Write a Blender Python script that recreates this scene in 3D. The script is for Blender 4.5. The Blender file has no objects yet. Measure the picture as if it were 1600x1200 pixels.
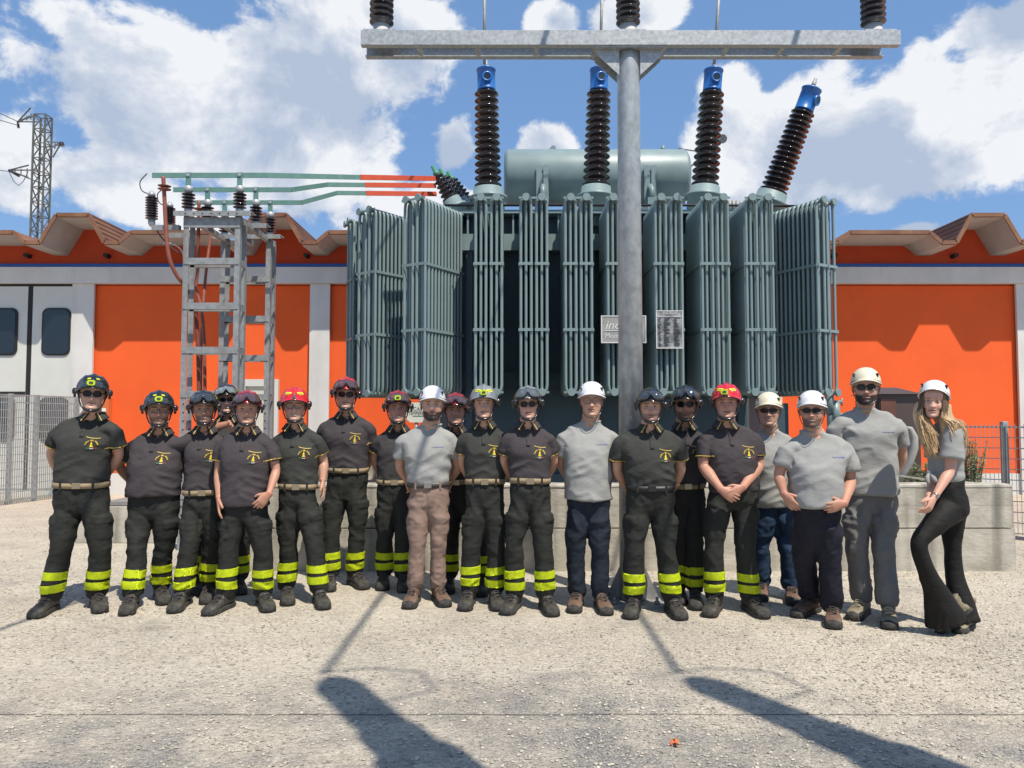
import bpy, bmesh, math, random
import numpy as np
from mathutils import Vector, Matrix, noise as mnoise
from mathutils.bvhtree import BVHTree
rnd = random.Random(7)
R = math.radians
SC = bpy.context.scene
COL = SC.collection

# ------------------------------------------------------------ camera, sky, sun
F = 1165.0; HC = 1.5; PITCH = R(2.7)
cam = bpy.data.cameras.new('camera'); camo = bpy.data.objects.new('camera', cam); COL.objects.link(camo)
camo.location = (0, 0, HC); camo.rotation_euler = (R(90) + PITCH, 0, 0)
cam.sensor_width = 36; cam.lens = 36 * F / 1600; cam.clip_end = 3000; cam.clip_start = 0.05
SC.camera = camo
SC.view_settings.view_transform = 'Standard'; SC.view_settings.look = 'None'
SC.view_settings.gamma = 1; SC.view_settings.exposure = 0.18
SC.render.engine = 'CYCLES'
SUNV = Vector((0.63, -1.0, 2.13)).normalized()
EL = math.asin(SUNV.z); AZ = math.atan2(SUNV.x, SUNV.y)
sl = bpy.data.lights.new('sun', 'SUN'); sl.energy = 5.0; sl.angle = R(0.55); sl.color = (1.0, 0.93, 0.82)
so = bpy.data.objects.new('sun', sl); COL.objects.link(so)
so.rotation_euler = (-SUNV).to_track_quat('-Z', 'Y').to_euler(); so.location = (5, -8, 20)

def make_world():
    w = bpy.data.worlds.new('World'); SC.world = w; w.use_nodes = True
    nt = w.node_tree; N = nt.nodes; L = nt.links; N.clear()
    def math_(op, a, b=None, c=None):
        n = N.new('ShaderNodeMath'); n.operation = op
        for i, v in enumerate((a, b, c)):
            if v is None: continue
            if isinstance(v, (int, float)): n.inputs[i].default_value = v
            else: L.new(v, n.inputs[i])
        return n.outputs[0]
    out = N.new('ShaderNodeOutputWorld'); bg = N.new('ShaderNodeBackground'); bg.inputs[1].default_value = 0.085
    sky = N.new('ShaderNodeTexSky'); sky.sky_type = 'NISHITA'; sky.sun_disc = False
    sky.sun_elevation = EL; sky.sun_rotation = AZ; sky.air_density = 1.15; sky.dust_density = 0.6; sky.ozone_density = 1.6
    tc = N.new('ShaderNodeTexCoord'); sep = N.new('ShaderNodeSeparateXYZ'); L.new(tc.outputs['Generated'], sep.inputs[0])
    X, Y, Z = sep.outputs
    az = math_('ARCTAN2', X, Y); el = math_('ARCSINE', Z)
    comb = N.new('ShaderNodeCombineXYZ'); L.new(az, comb.inputs[0]); L.new(math_('MULTIPLY', el, 1.25), comb.inputs[1])
    def noise(scale, detail, rough, vec, off=(0, 0, 0), dist=0.0):
        mp = N.new('ShaderNodeMapping'); L.new(vec, mp.inputs[0]); mp.inputs['Location'].default_value = off
        n = N.new('ShaderNodeTexNoise'); n.inputs['Scale'].default_value = scale; n.inputs['Detail'].default_value = detail
        n.inputs['Roughness'].default_value = rough; n.inputs['Distortion'].default_value = dist
        L.new(mp.outputs[0], n.inputs[0]); return n.outputs[0]
    v = comb.outputs[0]
    # clouds: (px, py, rx, ry) in photo units turned into directions in the sky
    blobs = [(215, 140, 265, 175), (420, 215, 330, 190), (560, 60, 220, 120), (470, 140, 260, 190), (150, 275, 200, 80),
             (10, 260, 120, 110), (705, 225, 55, 62), (855, 232, 72, 60), (690, 320, 90, 60), (1240, 235, 170, 150), (1160, 190, 95, 100),
             (1400, 240, 260, 130), (1560, 160, 200, 150), (1590, 30, 150, 90), (1150, 320, 60, 60), (1440, 355, 80, 26), (1000, 10, 120, 50), (870, 20, 60, 50), (1750, 200, 180, 190), (-190, 160, 160, 130)]
    acc = None
    for (px, py, rx, ry) in blobs:
        a = math.atan2(px - 800, F); e = math.atan2(655 - py, F * math.sqrt(1 + ((px - 800) / F) ** 2))
        ra = rx / F * math.cos(a) ** 2; re = ry / F * math.cos(a)
        dx = math_('MULTIPLY', math_('SUBTRACT', az, a), 1 / ra); dy = math_('MULTIPLY', math_('SUBTRACT', el, e), 1 / re)
        d = math_('SUBTRACT', 1.0, math_('SQRT', math_('ADD', math_('MULTIPLY', dx, dx), math_('MULTIPLY', dy, dy))))
        acc = d if acc is None else math_('SMOOTH_MAX', acc, d, 0.15)
    # elsewhere: scattered cumulus of the same kind
    gen = noise(1.9, 2, 0.5, tc.outputs['Generated'], (3.1, 1.7, 0.4))
    side = math_('SUBTRACT', math_('MULTIPLY', math_('SUBTRACT', gen, 0.57), 6.0), 0.0)
    far = N.new('ShaderNodeMapRange'); far.inputs[1].default_value = 0.75; far.inputs[2].default_value = 1.1
    L.new(math_('ADD', math_('ABSOLUTE', az), math_('MULTIPLY', math_('MAXIMUM', math_('SUBTRACT', el, 0.55), 0.0), 4.0)), far.inputs[0])
    side = math_('SUBTRACT', math_('MULTIPLY', math_('ADD', side, 1.0), far.outputs[0]), 1.0)
    acc = math_('MAXIMUM', acc, side)
    n1 = noise(5.5, 9, 0.58, v, (1.3, 0.2, 0), 0.25)
    n2 = noise(17, 8, 0.6, v, (0.1, 2.2, 0), 0.3)
    n0 = noise(2.6, 3, 0.5, v, (5.2, 0.7, 0))
    field = math_('ADD', acc, math_('ADD', math_('MULTIPLY', math_('SUBTRACT', n1, 0.5), 2.0), math_('MULTIPLY', math_('SUBTRACT', n2, 0.5), 0.75)))
    mask = N.new('ShaderNodeMapRange'); mask.interpolation_type = 'SMOOTHERSTEP'
    mask.inputs[1].default_value = 0.16; mask.inputs[2].default_value = 0.42; L.new(field, mask.inputs[0])
    # light and grey parts of the cloud: thick = grey, edges and tops = white
    up = N.new('ShaderNodeVectorMath'); up.operation = 'ADD'; L.new(v, up.inputs[0]); up.inputs[1].default_value = (0.03, 0.07, 0)
    n1u = noise(5.5, 8, 0.58, up.outputs[0], (1.3, 0.2, 0), 0.25)
    n1s = noise(5.5, 8, 0.58, v, (1.3, 0.2, 0), 0.25)
    slope = math_('SUBTRACT', n1s, n1u)                       # >0: brighter, facing the sun
    thick = N.new('ShaderNodeMapRange'); thick.interpolation_type = 'SMOOTHSTEP'
    thick.inputs[1].default_value = 0.25; thick.inputs[2].default_value = 1.0; L.new(math_('ADD', math_('MULTIPLY', acc, 1.1), math_('MULTIPLY', math_('SUBTRACT', n0, 0.5), 1.6)), thick.inputs[0])
    br = math_('ADD', math_('SUBTRACT', 0.97, math_('MULTIPLY', thick.outputs[0], 0.52)), math_('MULTIPLY', slope, 3.6))
    br = math_('ADD', br, math_('MULTIPLY', math_('SUBTRACT', n2, 0.5), 0.25))
    br = math_('ADD', br, math_('MULTIPLY', math_('SUBTRACT', n1s, 0.5), 0.8))
    cr = N.new('ShaderNodeValToRGB'); L.new(br, cr.inputs[0]); e = cr.color_ramp.elements
    e[0].position = 0.2; e[0].color = (4.8, 5.7, 7.2, 1); e[1].position = 1.0; e[1].color = (9.4, 9.6, 9.9, 1)
    m = cr.color_ramp.elements.new(0.6); m.color = (6.6, 7.2, 8.3, 1)
    mix = N.new('ShaderNodeMix'); mix.data_type = 'RGBA'
    skyg = N.new('ShaderNodeMix'); skyg.data_type = 'RGBA'; skyg.blend_type = 'MULTIPLY'; skyg.inputs[0].default_value = 1
    L.new(sky.outputs[0], skyg.inputs[6]); skyg.inputs[7].default_value = (.85, 1.0, 1.2, 1)
    hz = N.new('ShaderNodeMix'); hz.data_type = 'RGBA'; hz.inputs[0].default_value = 0.42      # thin veil of high haze
    L.new(skyg.outputs[2], hz.inputs[6]); hz.inputs[7].default_value = (2.9, 5.3, 9.6, 1)
    L.new(math_('MULTIPLY', mask.outputs[0], 0.97), mix.inputs[0]); L.new(hz.outputs[2], mix.inputs[6]); L.new(cr.outputs[0], mix.inputs[7])
    L.new(mix.outputs[2], bg.inputs[0]); L.new(bg.outputs[0], out.inputs[0])
make_world()

# ------------------------------------------------------------ helpers
_c, _s = math.cos(PITCH), math.sin(PITCH)
def W(px, py, d):
    u = (px - 800) / F; v = (600 - py) / F
    s = d / (_c - v * _s)
    return Vector((u * s, d, HC + (_s + v * _c) * s))
def X(px, d): return W(px, 655, d).x
def Z(py, d): return W(800, py, d).z
def GD(py): return HC * F / (py - 655.0)

ORG = {}
def empty(name, label, cat, loc, group=None):
    o = bpy.data.objects.new(name, None); COL.objects.link(o); o.location = loc; o.empty_display_size = .1
    o['label'] = label; o['category'] = cat
    if group: o['group'] = group
    ORG[o.name] = Vector(loc); return o
def tag(o, label, cat, group=None):
    o['label'] = label; o['category'] = cat
    if group: o['group'] = group
    return o
def link(name, me, mat, parent=None, org=None):
    o = bpy.data.objects.new(name, me); COL.objects.link(o)
    if mat is not None and not me.materials:
        for m in (mat if isinstance(mat, (list, tuple)) else [mat]): me.materials.append(m)
    if parent is not None: o.parent = parent
    return o

class MB:
    def __init__(s): s.v = []; s.f = []; s.sm = []; s.mi = []; s.cur = 0
    def add(s, vs, fs, smooth=False):
        b = len(s.v); s.v += [tuple(v) for v in vs]
        for f in fs: s.f.append(tuple(b + i for i in f)); s.sm.append(smooth); s.mi.append(s.cur)
    def box(s, x0, x1, y0, y1, z0, z1):
        s.add([(x0,y0,z0),(x1,y0,z0),(x1,y1,z0),(x0,y1,z0),(x0,y0,z1),(x1,y0,z1),(x1,y1,z1),(x0,y1,z1)],
              [(0,3,2,1),(4,5,6,7),(0,1,5,4),(1,2,6,5),(2,3,7,6),(3,0,4,7)])
    def beam(s, p0, p1, w, h, up=(0, 0, 1)):
        p0 = Vector(p0); p1 = Vector(p1); d = (p1 - p0).normalized(); up = Vector(up)
        if abs(d.dot(up)) > .95: up = Vector((0, 1, 0))
        a = d.cross(up).normalized() * w / 2; b = a.cross(d).normalized() * h / 2
        vs = [p + q for p in (p0, p1) for q in (-a - b, a - b, a + b, -a + b)]
        s.add(vs, [(3,2,1,0),(4,5,6,7),(0,1,5,4),(1,2,6,5),(2,3,7,6),(3,0,4,7)])
    def angle(s, p0, p1, w, t, up=(0, 0, 1), flip=1):
        """an L section: two thin legs"""
        p0 = Vector(p0); p1 = Vector(p1); d = (p1 - p0).normalized(); up = Vector(up)
        a = d.cross(up).normalized(); b = a.cross(d).normalized()
        o = a * (w / 2) * flip
        s.beam(p0, p1, w, t, up); s.beam(p0 + o + b * (w / 2 + t * .5 + .001), p1 + o + b * (w / 2 + t * .5 + .001), t, w, up)
    def channel(s, p0, p1, h, w, t, side):
        """C section lying along p0-p1: web of height h, flanges of width w towards side"""
        p0 = Vector(p0); p1 = Vector(p1); sd = Vector(side)
        s.beam(p0, p1, t, h)
        for k in (-1, 1):
            o = Vector((0, 0, k * (h / 2 - t / 2))) + sd * (w / 2 + t / 2 + .0005)
            s.beam(p0 + o, p1 + o, w, t)
    def tube(s, path, r, n=8, cap=True, smooth=True):
        path = [Vector(p) for p in path]; m = len(path)
        rr = list(r) if isinstance(r, (list, tuple)) else [r] * m
        T = [(path[min(i+1, m-1)] - path[max(i-1, 0)]).normalized() for i in range(m)]
        a = T[0].orthogonal().normalized(); vs = []
        for i in range(m):
            a = (a - T[i] * a.dot(T[i])).normalized(); b = T[i].cross(a)
            for k in range(n):
                t = 2 * math.pi * k / n; vs.append(path[i] + (a * math.cos(t) + b * math.sin(t)) * rr[i])
        fs = [(i*n+k, i*n+(k+1)%n, (i+1)*n+(k+1)%n, (i+1)*n+k) for i in range(m-1) for k in range(n)]
        s.add(vs, fs, smooth)
        if cap:
            s.add(vs[:n], [tuple(range(n-1, -1, -1))]); s.add(vs[-n:], [tuple(range(n))])
    def lathe(s, p0, p1, prof, n=24, smooth=True):
        """prof: (distance along p0->p1 in metres, radius)"""
        p0 = Vector(p0); d = (Vector(p1) - p0).normalized()
        a = d.orthogonal().normalized(); b = d.cross(a); vs = []
        for (h, r) in prof:
            for k in range(n):
                t = 2 * math.pi * k / n; vs.append(p0 + d * h + (a * math.cos(t) + b * math.sin(t)) * max(r, 1e-4))
        m = len(prof)
        s.add(vs, [(i*n+k, i*n+(k+1)%n, (i+1)*n+(k+1)%n, (i+1)*n+k) for i in range(m-1) for k in range(n)], smooth)
        s.add(vs[:n], [tuple(range(n-1, -1, -1))]); s.add(vs[-n:], [tuple(range(n))])
    def prism(s, poly, y0, y1):
        """poly of (x, z), extruded along y"""
        n = len(poly); vs = [(x, y0, z) for x, z in poly] + [(x, y1, z) for x, z in poly]
        s.add(vs, [tuple(range(n)), tuple(range(2*n-1, n-1, -1))] + [(i+n, (i+1)%n+n, (i+1)%n, i) for i in range(n)])
    def mesh(s, name, org=(0, 0, 0)):
        me = bpy.data.meshes.new(name); o = Vector(org)
        me.from_pydata([tuple(Vector(v) - o) for v in s.v], [], s.f)
        me.polygons.foreach_set('use_smooth', s.sm); me.polygons.foreach_set('material_index', s.mi); me.update(); return me
    def build(s, name, mat, parent=None, kind=None, fix=True):
        """vertices are given in world space; thing roots are unrotated Empties"""
        org = Vector((0, 0, 0)); p = parent
        if p is not None:
            q = p
            while q is not None: org += q.location; q = q.parent
        me = s.mesh(name, org)
        if fix:
            bm = bmesh.new(); bm.from_mesh(me); bmesh.ops.remove_doubles(bm, verts=bm.verts, dist=1e-5)
            bmesh.ops.recalc_face_normals(bm, faces=bm.faces); bm.to_mesh(me); bm.free()
        o = link(name, me, mat, parent)
        if kind: o['kind'] = kind
        return o
def bevel(o, w, seg=2):
    m = o.modifiers.new('bevel', 'BEVEL'); m.width = w; m.segments = seg; m.limit_method = 'ANGLE'; m.angle_limit = R(50); return o

# ------------------------------------------------------------ materials
MATS = {}
def mat(name, col, rough=.6, metal=0., var=0., vscale=6., bump=0., bscale=40., col2=None, vdetail=5, coat=0., spec=None, streak=None, trans=0., stretch=(1, 1, 1), island=0., sheen=0., sss=0.):
    if name in MATS: return MATS[name]
    m = bpy.data.materials.new(name); m.use_nodes = True; MATS[name] = m
    nt = m.node_tree; N = nt.nodes; L = nt.links; bs = N['Principled BSDF']
    bs.inputs['Base Color'].default_value = (*col, 1); bs.inputs['Roughness'].default_value = rough; bs.inputs['Metallic'].default_value = metal
    if coat: bs.inputs['Coat Weight'].default_value = coat; bs.inputs['Coat Roughness'].default_value = .06
    if spec is not None: bs.inputs['Specular IOR Level'].default_value = spec
    if trans: bs.inputs['Transmission Weight'].default_value = trans
    if sheen: bs.inputs['Sheen Weight'].default_value = sheen
    if sss: bs.inputs['Subsurface Weight'].default_value = sss; bs.inputs['Subsurface Radius'].default_value = (.012, .005, .003); bs.inputs['Subsurface Scale'].default_value = 1.0
    tc = N.new('ShaderNodeTexCoord'); mp = N.new('ShaderNodeMapping'); L.new(tc.outputs['Object'], mp.inputs[0]); mp.inputs['Scale'].default_value = stretch
    if var or col2:
        n = N.new('ShaderNodeTexNoise'); n.inputs['Scale'].default_value = vscale; n.inputs['Detail'].default_value = vdetail; n.inputs['Roughness'].default_value = .62
        L.new(mp.outputs[0], n.inputs[0])
        r = N.new('ShaderNodeValToRGB'); r.color_ramp.elements[0].position = .33; r.color_ramp.elements[1].position = .68
        c2 = col2 if col2 else tuple(min(1, c * (1 + var)) for c in col); c1 = col if col2 else tuple(c * (1 - var) for c in col)
        r.color_ramp.elements[0].color = (*c1, 1); r.color_ramp.elements[1].color = (*c2, 1)
        L.new(n.outputs[0], r.inputs[0]); src = r.outputs[0]
        if island:
            g = N.new('ShaderNodeNewGeometry'); mr = N.new('ShaderNodeMapRange'); mr.inputs[3].default_value = 1 - island; mr.inputs[4].default_value = 1 + island
            L.new(g.outputs['Random Per Island'], mr.inputs[0]); mx = N.new('ShaderNodeMix'); mx.data_type = 'RGBA'; mx.blend_type = 'MULTIPLY'; mx.inputs[0].default_value = 1
            L.new(src, mx.inputs[6]); L.new(mr.outputs[0], mx.inputs[7]); src = mx.outputs[2]
        if streak:
            sc, amt, scol = streak
            m2 = N.new('ShaderNodeMapping'); m2.inputs['Scale'].default_value = (sc, sc, sc * .08); L.new(tc.outputs['Object'], m2.inputs[0])
            n2 = N.new('ShaderNodeTexNoise'); n2.inputs['Scale'].default_value = 1; n2.inputs['Detail'].default_value = 6; L.new(m2.outputs[0], n2.inputs[0])
            r2 = N.new('ShaderNodeValToRGB'); r2.color_ramp.elements[0].position = .5; r2.color_ramp.elements[1].position = .75
            r2.color_ramp.elements[0].color = (0, 0, 0, 1); r2.color_ramp.elements[1].color = (amt, amt, amt, 1); L.new(n2.outputs[0], r2.inputs[0])
            mx = N.new('ShaderNodeMix'); mx.data_type = 'RGBA'; L.new(r2.outputs[0], mx.inputs[0]); L.new(src, mx.inputs[6]); mx.inputs[7].default_value = (*scol, 1); src = mx.outputs[2]
        L.new(src, bs.inputs['Base Color'])
    if bump:
        n = N.new('ShaderNodeTexNoise'); n.inputs['Scale'].default_value = bscale; n.inputs['Detail'].default_value = 5; L.new(mp.outputs[0], n.inputs[0])
        b = N.new('ShaderNodeBump'); b.inputs['Strength'].default_value = bump; b.inputs['Distance'].default_value = .01
        L.new(n.outputs[0], b.inputs['Height']); L.new(b.outputs[0], bs.inputs['Normal'])
    return m

def ground_mat():
    m = bpy.data.materials.new('gravel_yard'); m.use_nodes = True; nt = m.node_tree; N = nt.nodes; L = nt.links; bs = N['Principled BSDF']
    bs.inputs['Roughness'].default_value = .95; bs.inputs['Specular IOR Level'].default_value = .2
    tc = N.new('ShaderNodeTexCoord'); P = tc.outputs['Object']
    def noise(s, d=5, r=.6, off=(0, 0, 0)):
        mp = N.new('ShaderNodeMapping'); L.new(P, mp.inputs[0]); mp.inputs['Location'].default_value = off
        n = N.new('ShaderNodeTexNoise'); n.inputs['Scale'].default_value = s; n.inputs['Detail'].default_value = d; n.inputs['Roughness'].default_value = r; L.new(mp.outputs[0], n.inputs[0]); return n.outputs[0]
    def ramp(src, p0, p1, c0, c1):
        r = N.new('ShaderNodeValToRGB'); e = r.color_ramp.elements; e[0].position = p0; e[1].position = p1; e[0].color = (*c0, 1); e[1].color = (*c1, 1); L.new(src, r.inputs[0]); return r.outputs[0]
    def mix(f, a, b, t='MIX'):
        x = N.new('ShaderNodeMix'); x.data_type = 'RGBA'; x.blend_type = t
        if isinstance(f, float): x.inputs[0].default_value = f
        else: L.new(f, x.inputs[0])
        L.new(a, x.inputs[6]); L.new(b, x.inputs[7]); return x.outputs[2]
    def mth(op, a, b=None):
        n = N.new('ShaderNodeMath'); n.operation = op
        for i, v in enumerate((a, b)):
            if v is None: continue
            if isinstance(v, (int, float)): n.inputs[i].default_value = v
            else: L.new(v, n.inputs[i])
        return n.outputs[0]
    vo = N.new('ShaderNodeTexVoronoi'); vo.inputs['Scale'].default_value = 48; vo.inputs['Randomness'].default_value = 1; L.new(P, vo.inputs[0])
    vs = N.new('ShaderNodeTexVoronoi'); vs.inputs['Scale'].default_value = 150; L.new(P, vs.inputs[0])
    stone = N.new('ShaderNodeSeparateColor'); L.new(vo.outputs['Color'], stone.inputs[0])
    st2 = N.new('ShaderNodeSeparateColor'); L.new(vs.outputs['Color'], st2.inputs[0])
    dust = ramp(noise(1.4, 6), .35, .65, (.42, .365, .285), (.64, .575, .465))
    peb = ramp(stone.outputs[0], .0, 1., (.20, .175, .145), (.80, .73, .61))
    fine = ramp(st2.outputs[0], .0, 1., (.24, .21, .17), (.72, .65, .54))
    loose = mix(.62, dust, mix(.45, fine, peb))
    tar = ramp(st2.outputs[1], .1, 1., (.12, .118, .118), (.36, .345, .32))
    # worn asphalt shows near the camera and in bands; loose stone lies over it
    sep = N.new('ShaderNodeSeparateXYZ'); L.new(P, sep.inputs[0])
    n_l = noise(.75, 7, .66, (4, 2, 0)); n_m = noise(3.2, 6, .7, (1, 7, 0))
    near = N.new('ShaderNodeMapRange'); near.inputs[1].default_value = 4.9; near.inputs[2].default_value = 2.9; L.new(sep.outputs[1], near.inputs[0])
    f = mth('ADD', mth('MULTIPLY', near.outputs[0], .17), mth('ADD', mth('MULTIPLY', n_l, .62), mth('MULTIPLY', n_m, .38)))
    wear = ramp(f, .56, .70, (0, 0, 0), (1, 1, 1))
    wear = mix(1.0, wear, ramp(noise(38, 3, .7), .25, .6, (.55, .55, .55), (1, 1, 1)), 'MULTIPLY')
    col = mix(wear, loose, tar)
    # the saw-cut joint across the yard
    jy = mth('ABSOLUTE', mth('SUBTRACT', mth('ADD', sep.outputs[1], mth('MULTIPLY', noise(2.0), .03)), 3.88))
    joint = ramp(jy, .004, .012, (.35, .35, .35), (1, 1, 1))
    col = mix(.8, col, joint, 'MULTIPLY') if False else mix(1.0, col, joint, 'MULTIPLY')
    col = mix(1.0, col, ramp(noise(.5, 4, .6, (9, 9, 0)), .3, .7, (.86, .86, .87), (1.04, 1.03, 1.0)), 'MULTIPLY')
    L.new(col, bs.inputs['Base Color'])
    h = mth('ADD', mth('MULTIPLY', mth('SUBTRACT', 1.0, vo.outputs['Distance']), .8), mth('ADD', mth('MULTIPLY', noise(90, 5, .7), .7), mth('MULTIPLY', mth('SUBTRACT', 1.0, vs.outputs['Distance']), .3)))
    b = N.new('ShaderNodeBump'); b.inputs['Strength'].default_value = .9; b.inputs['Distance'].default_value = .014; L.new(h, b.inputs['Height']); L.new(b.outputs[0], bs.inputs['Normal'])
    return m

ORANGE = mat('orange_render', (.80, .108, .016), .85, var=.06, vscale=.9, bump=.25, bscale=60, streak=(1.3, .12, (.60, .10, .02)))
ORANGE_SHADED = mat('shaded_orange_render', (.50, .055, .012), .85, var=.08, vscale=1.2, bump=.2)  # the wall's orange, darkened in the colour for the shade under the roof
WHITEC = mat('white_concrete', (.62, .61, .58), .8, var=.07, vscale=1.5, bump=.2, bscale=50, streak=(3, .35, (.42, .41, .38)))
BLUEL = mat('blue_stripe', (.03, .12, .42), .6, var=.05)
CONC = mat('roof_concrete', (.42, .40, .375), .85, var=.12, vscale=1.3, bump=.2, streak=(2, .3, (.35, .30, .26)))
COPPER = mat('rusty_sheet', (.17, .062, .032), .6, col2=(.27, .14, .07), vscale=2.2, bump=.3, bscale=12, stretch=(1, .25, 1), streak=(2.5, .6, (.15, .07, .045)))
DOORW = mat('door_paint', (.60, .60, .55), .5, var=.04, vscale=2)
DARKG = mat('dark_window_glass', (.012, .016, .022), .06, spec=.8)
BLACKR = mat('black_rubber', (.015, .015, .016), .7, bump=.15)
GALV = mat('galvanised_steel', (.30, .315, .32), .48, metal=.35, col2=(.47, .49, .49), vscale=34, bump=.05, vdetail=3)
GALVB = mat('galvanised_pole', (.31, .33, .335), .42, metal=.3, col2=(.48, .51, .51), vscale=17, bump=.04, vdetail=4, stretch=(1, 1, .6))
GALVD = mat('weathered_steel', (.23, .24, .24), .6, metal=.25, col2=(.35, .36, .355), vscale=15, bump=.15, streak=(9, .5, (.20, .16, .13)))
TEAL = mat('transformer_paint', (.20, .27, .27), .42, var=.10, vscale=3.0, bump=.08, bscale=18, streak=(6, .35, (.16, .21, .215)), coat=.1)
TEAL_SHADED = mat('shaded_transformer_paint', (.05, .085, .10), .5, var=.12, vscale=2.0, bump=.08, streak=(5, .4, (.03, .045, .05)))  # same paint as the radiators, shade around the tank put into the colour
BUSBAR = mat('green_busbar_paint', (.12, .24, .205), .5, var=.10, vscale=9)
REDSL = mat('red_sleeve', (.60, .085, .035), .5, var=.08, vscale=6)
BROWNP = mat('brown_porcelain', (.022, .012, .011), .16, var=.35, vscale=8, coat=.6)
BLACKP = mat('dark_porcelain', (.022, .018, .022), .10, var=.2, vscale=8, coat=.6)
BLUEC = mat('blue_cap_paint', (.012, .13, .42), .35, var=.08, vscale=8, coat=.3)
CASTW = mat('insulator_mortar', (.46, .45, .42), .8, var=.1, bump=.2)
REDCAB = mat('terracotta_cable', (.25, .075, .05), .55, var=.2, vscale=10)
FENCEM = mat('zinc_fence', (.33, .345, .34), .6, metal=.2, var=.12, vscale=12)
BROWNM = mat('brown_cabinet', (.075, .052, .045), .5, var=.12, vscale=2.5, bump=.05)
WIRE = mat('cable_black', (.02, .02, .022), .6)
BASINC = mat('board_marked_concrete', (.31, .285, .23), .9, col2=(.54, .50, .42), vscale=3.6, vdetail=9, bump=.45, bscale=30, streak=(6, 1.0, (.15, .14, .115)), stretch=(.8, 1, 1.3))

# ------------------------------------------------------------ ground
g = MB(); g.add([(-400, -60, 0), (400, -60, 0), (400, 900, 0), (-400, 900, 0)], [(0, 1, 2, 3)])
go = g.build('ground', ground_mat(), kind='structure')
hm = mat('far_hill', (.05, .085, .04), .9, col2=(.09, .12, .06), vscale=.02)
hb = MB(); vs = []; nx = 90
for i in range(nx):
    x = -700 + 1400 * i / (nx - 1); h = 14 + 22 * mnoise.noise(Vector((x * .006, 2.2, 0))) + 5 * mnoise.noise(Vector((x * .03, 5, 0)))
    vs += [(x, 600, -1), (x, 640, max(4, h)), (x, 800, max(4, h))]
hb.add(vs, [(i*3+j, (i+1)*3+j, (i+1)*3+j+1, i*3+j+1) for i in range(nx-1) for j in (0, 1)], True)
hb.build('hills', hm, kind='structure')

def pebbles():
    rs = np.random.RandomState(3); n = 60000
    base = np.array([(1,0,0),(0,1,0),(-1,0,0),(0,-1,0),(0,0,.8),(0,0,-.8),(.6,.6,.3),(-.6,-.5,.35)], float)
    tri = [(0,6,4),(6,1,4),(1,2,4),(2,7,4),(7,3,4),(3,0,4),(0,1,6),(2,3,7)]
    y = 2.7 + (rs.rand(n) ** 1.25) * 8.5; x = (rs.rand(n) - .5) * (2.2 + y * 1.55)
    cl = np.array([mnoise.noise(Vector((a * .55, b * .55, 3))) + .6 * mnoise.noise(Vector((a * 2, b * 2, 1))) for a, b in zip(x, y)])
    keep = cl + rs.rand(n) * .9 > .18; x = x[keep]; y = y[keep]; n = len(x)
    sz = .0042 + .0085 * rs.rand(n) ** 2.0; sz[rs.rand(n) < .006] *= 1.5
    V = np.zeros((n, 8, 3)); a = rs.rand(n) * 6.28; ca, sa = np.cos(a), np.sin(a)
    jit = base[None] * (1 + .5 * (rs.rand(n, 8, 1) - .5)); jit = jit * np.stack([np.ones(n), .6 + .5 * rs.rand(n), .4 + .45 * rs.rand(n)], 1)[:, None, :]
    V[..., 0] = (jit[..., 0] * ca[:, None] - jit[..., 1] * sa[:, None]) * sz[:, None] + x[:, None]
    V[..., 1] = (jit[..., 0] * sa[:, None] + jit[..., 1] * ca[:, None]) * sz[:, None] + y[:, None]
    V[..., 2] = jit[..., 2] * sz[:, None] + sz[:, None] * .28
    T = (np.array(tri)[None] + (np.arange(n) * 8)[:, None, None]).reshape(-1, 3)
    me = bpy.data.meshes.new('gravel'); me.vertices.add(n * 8); me.vertices.foreach_set('co', V.reshape(-1))
    me.loops.add(len(T) * 3); me.loops.foreach_set('vertex_index', T.reshape(-1).astype(np.int32)); me.polygons.add(len(T))
    me.polygons.foreach_set('loop_start', np.arange(0, len(T) * 3, 3, dtype=np.int32)); me.update(calc_edges=True)
    o = link('gravel', me, mat('loose_stone', (.37, .335, .275), .9, var=.2, vscale=30, island=.38)); o['kind'] = 'stuff'
    o['label'] = 'loose pale gravel scattered over the yard'
pebbles()
def leaf():
    p = W(1054, 1153, GD(1153)); b = MB(); n = 11; vs = [(p.x, p.y, .012)]
    for i in range(n):
        t = 6.283 * i / n; r = .019 * (1 + .45 * math.sin(i * 2.4)); vs.append((p.x + r * math.cos(t), p.y + r * 1.6 * math.sin(t), .004 + .012 * (i % 3)))
    b.add(vs, [(0, i + 1, (i + 1) % n + 1) for i in range(n)]); tag(b.build('dry_leaf', mat('orange_leaf', (.50, .13, .04), .7, var=.3, vscale=60)), 'small dry orange leaf lying on the bare asphalt in the foreground', 'leaf')
leaf()

# ------------------------------------------------------------ building
DW = 15.0; DE = 14.1; S1 = DE / F
def roof_profile():
    zf, zd, zh = 5.02, 4.82, 5.355
    pts = []
    xs = -16.
    def add(px, z): pts.append((X(px, DE), z))
    pts.append((-22., zf))
    for c in (-519, -207, 105, 417, 729, 985, 1241, 1553, 1865, 2177):
        add(c - 93, zf); add(c - 74, zd); add(c - 51, zd); add(c - 26, zh); add(c + 26, zh); add(c + 51, zd); add(c + 74, zd); add(c + 93, zf)
    pts.append((25., zf)); return pts
RP = roof_profile()
bld = empty('industrial_building', 'long low orange building with white beam and pillars under a folded concrete roof', 'building', (0, DW, 0))
def wallpoly(z0):
    return [(-22, z0), (25, z0)] + [(x, z + .002) for x, z in reversed(RP)]
b = MB(); b.prism([(-22, 0.42), (25, 0.42), (25, 4.20), (-22, 4.20)], DW, DW + .3); b.build('wall', ORANGE, bld)
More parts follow.
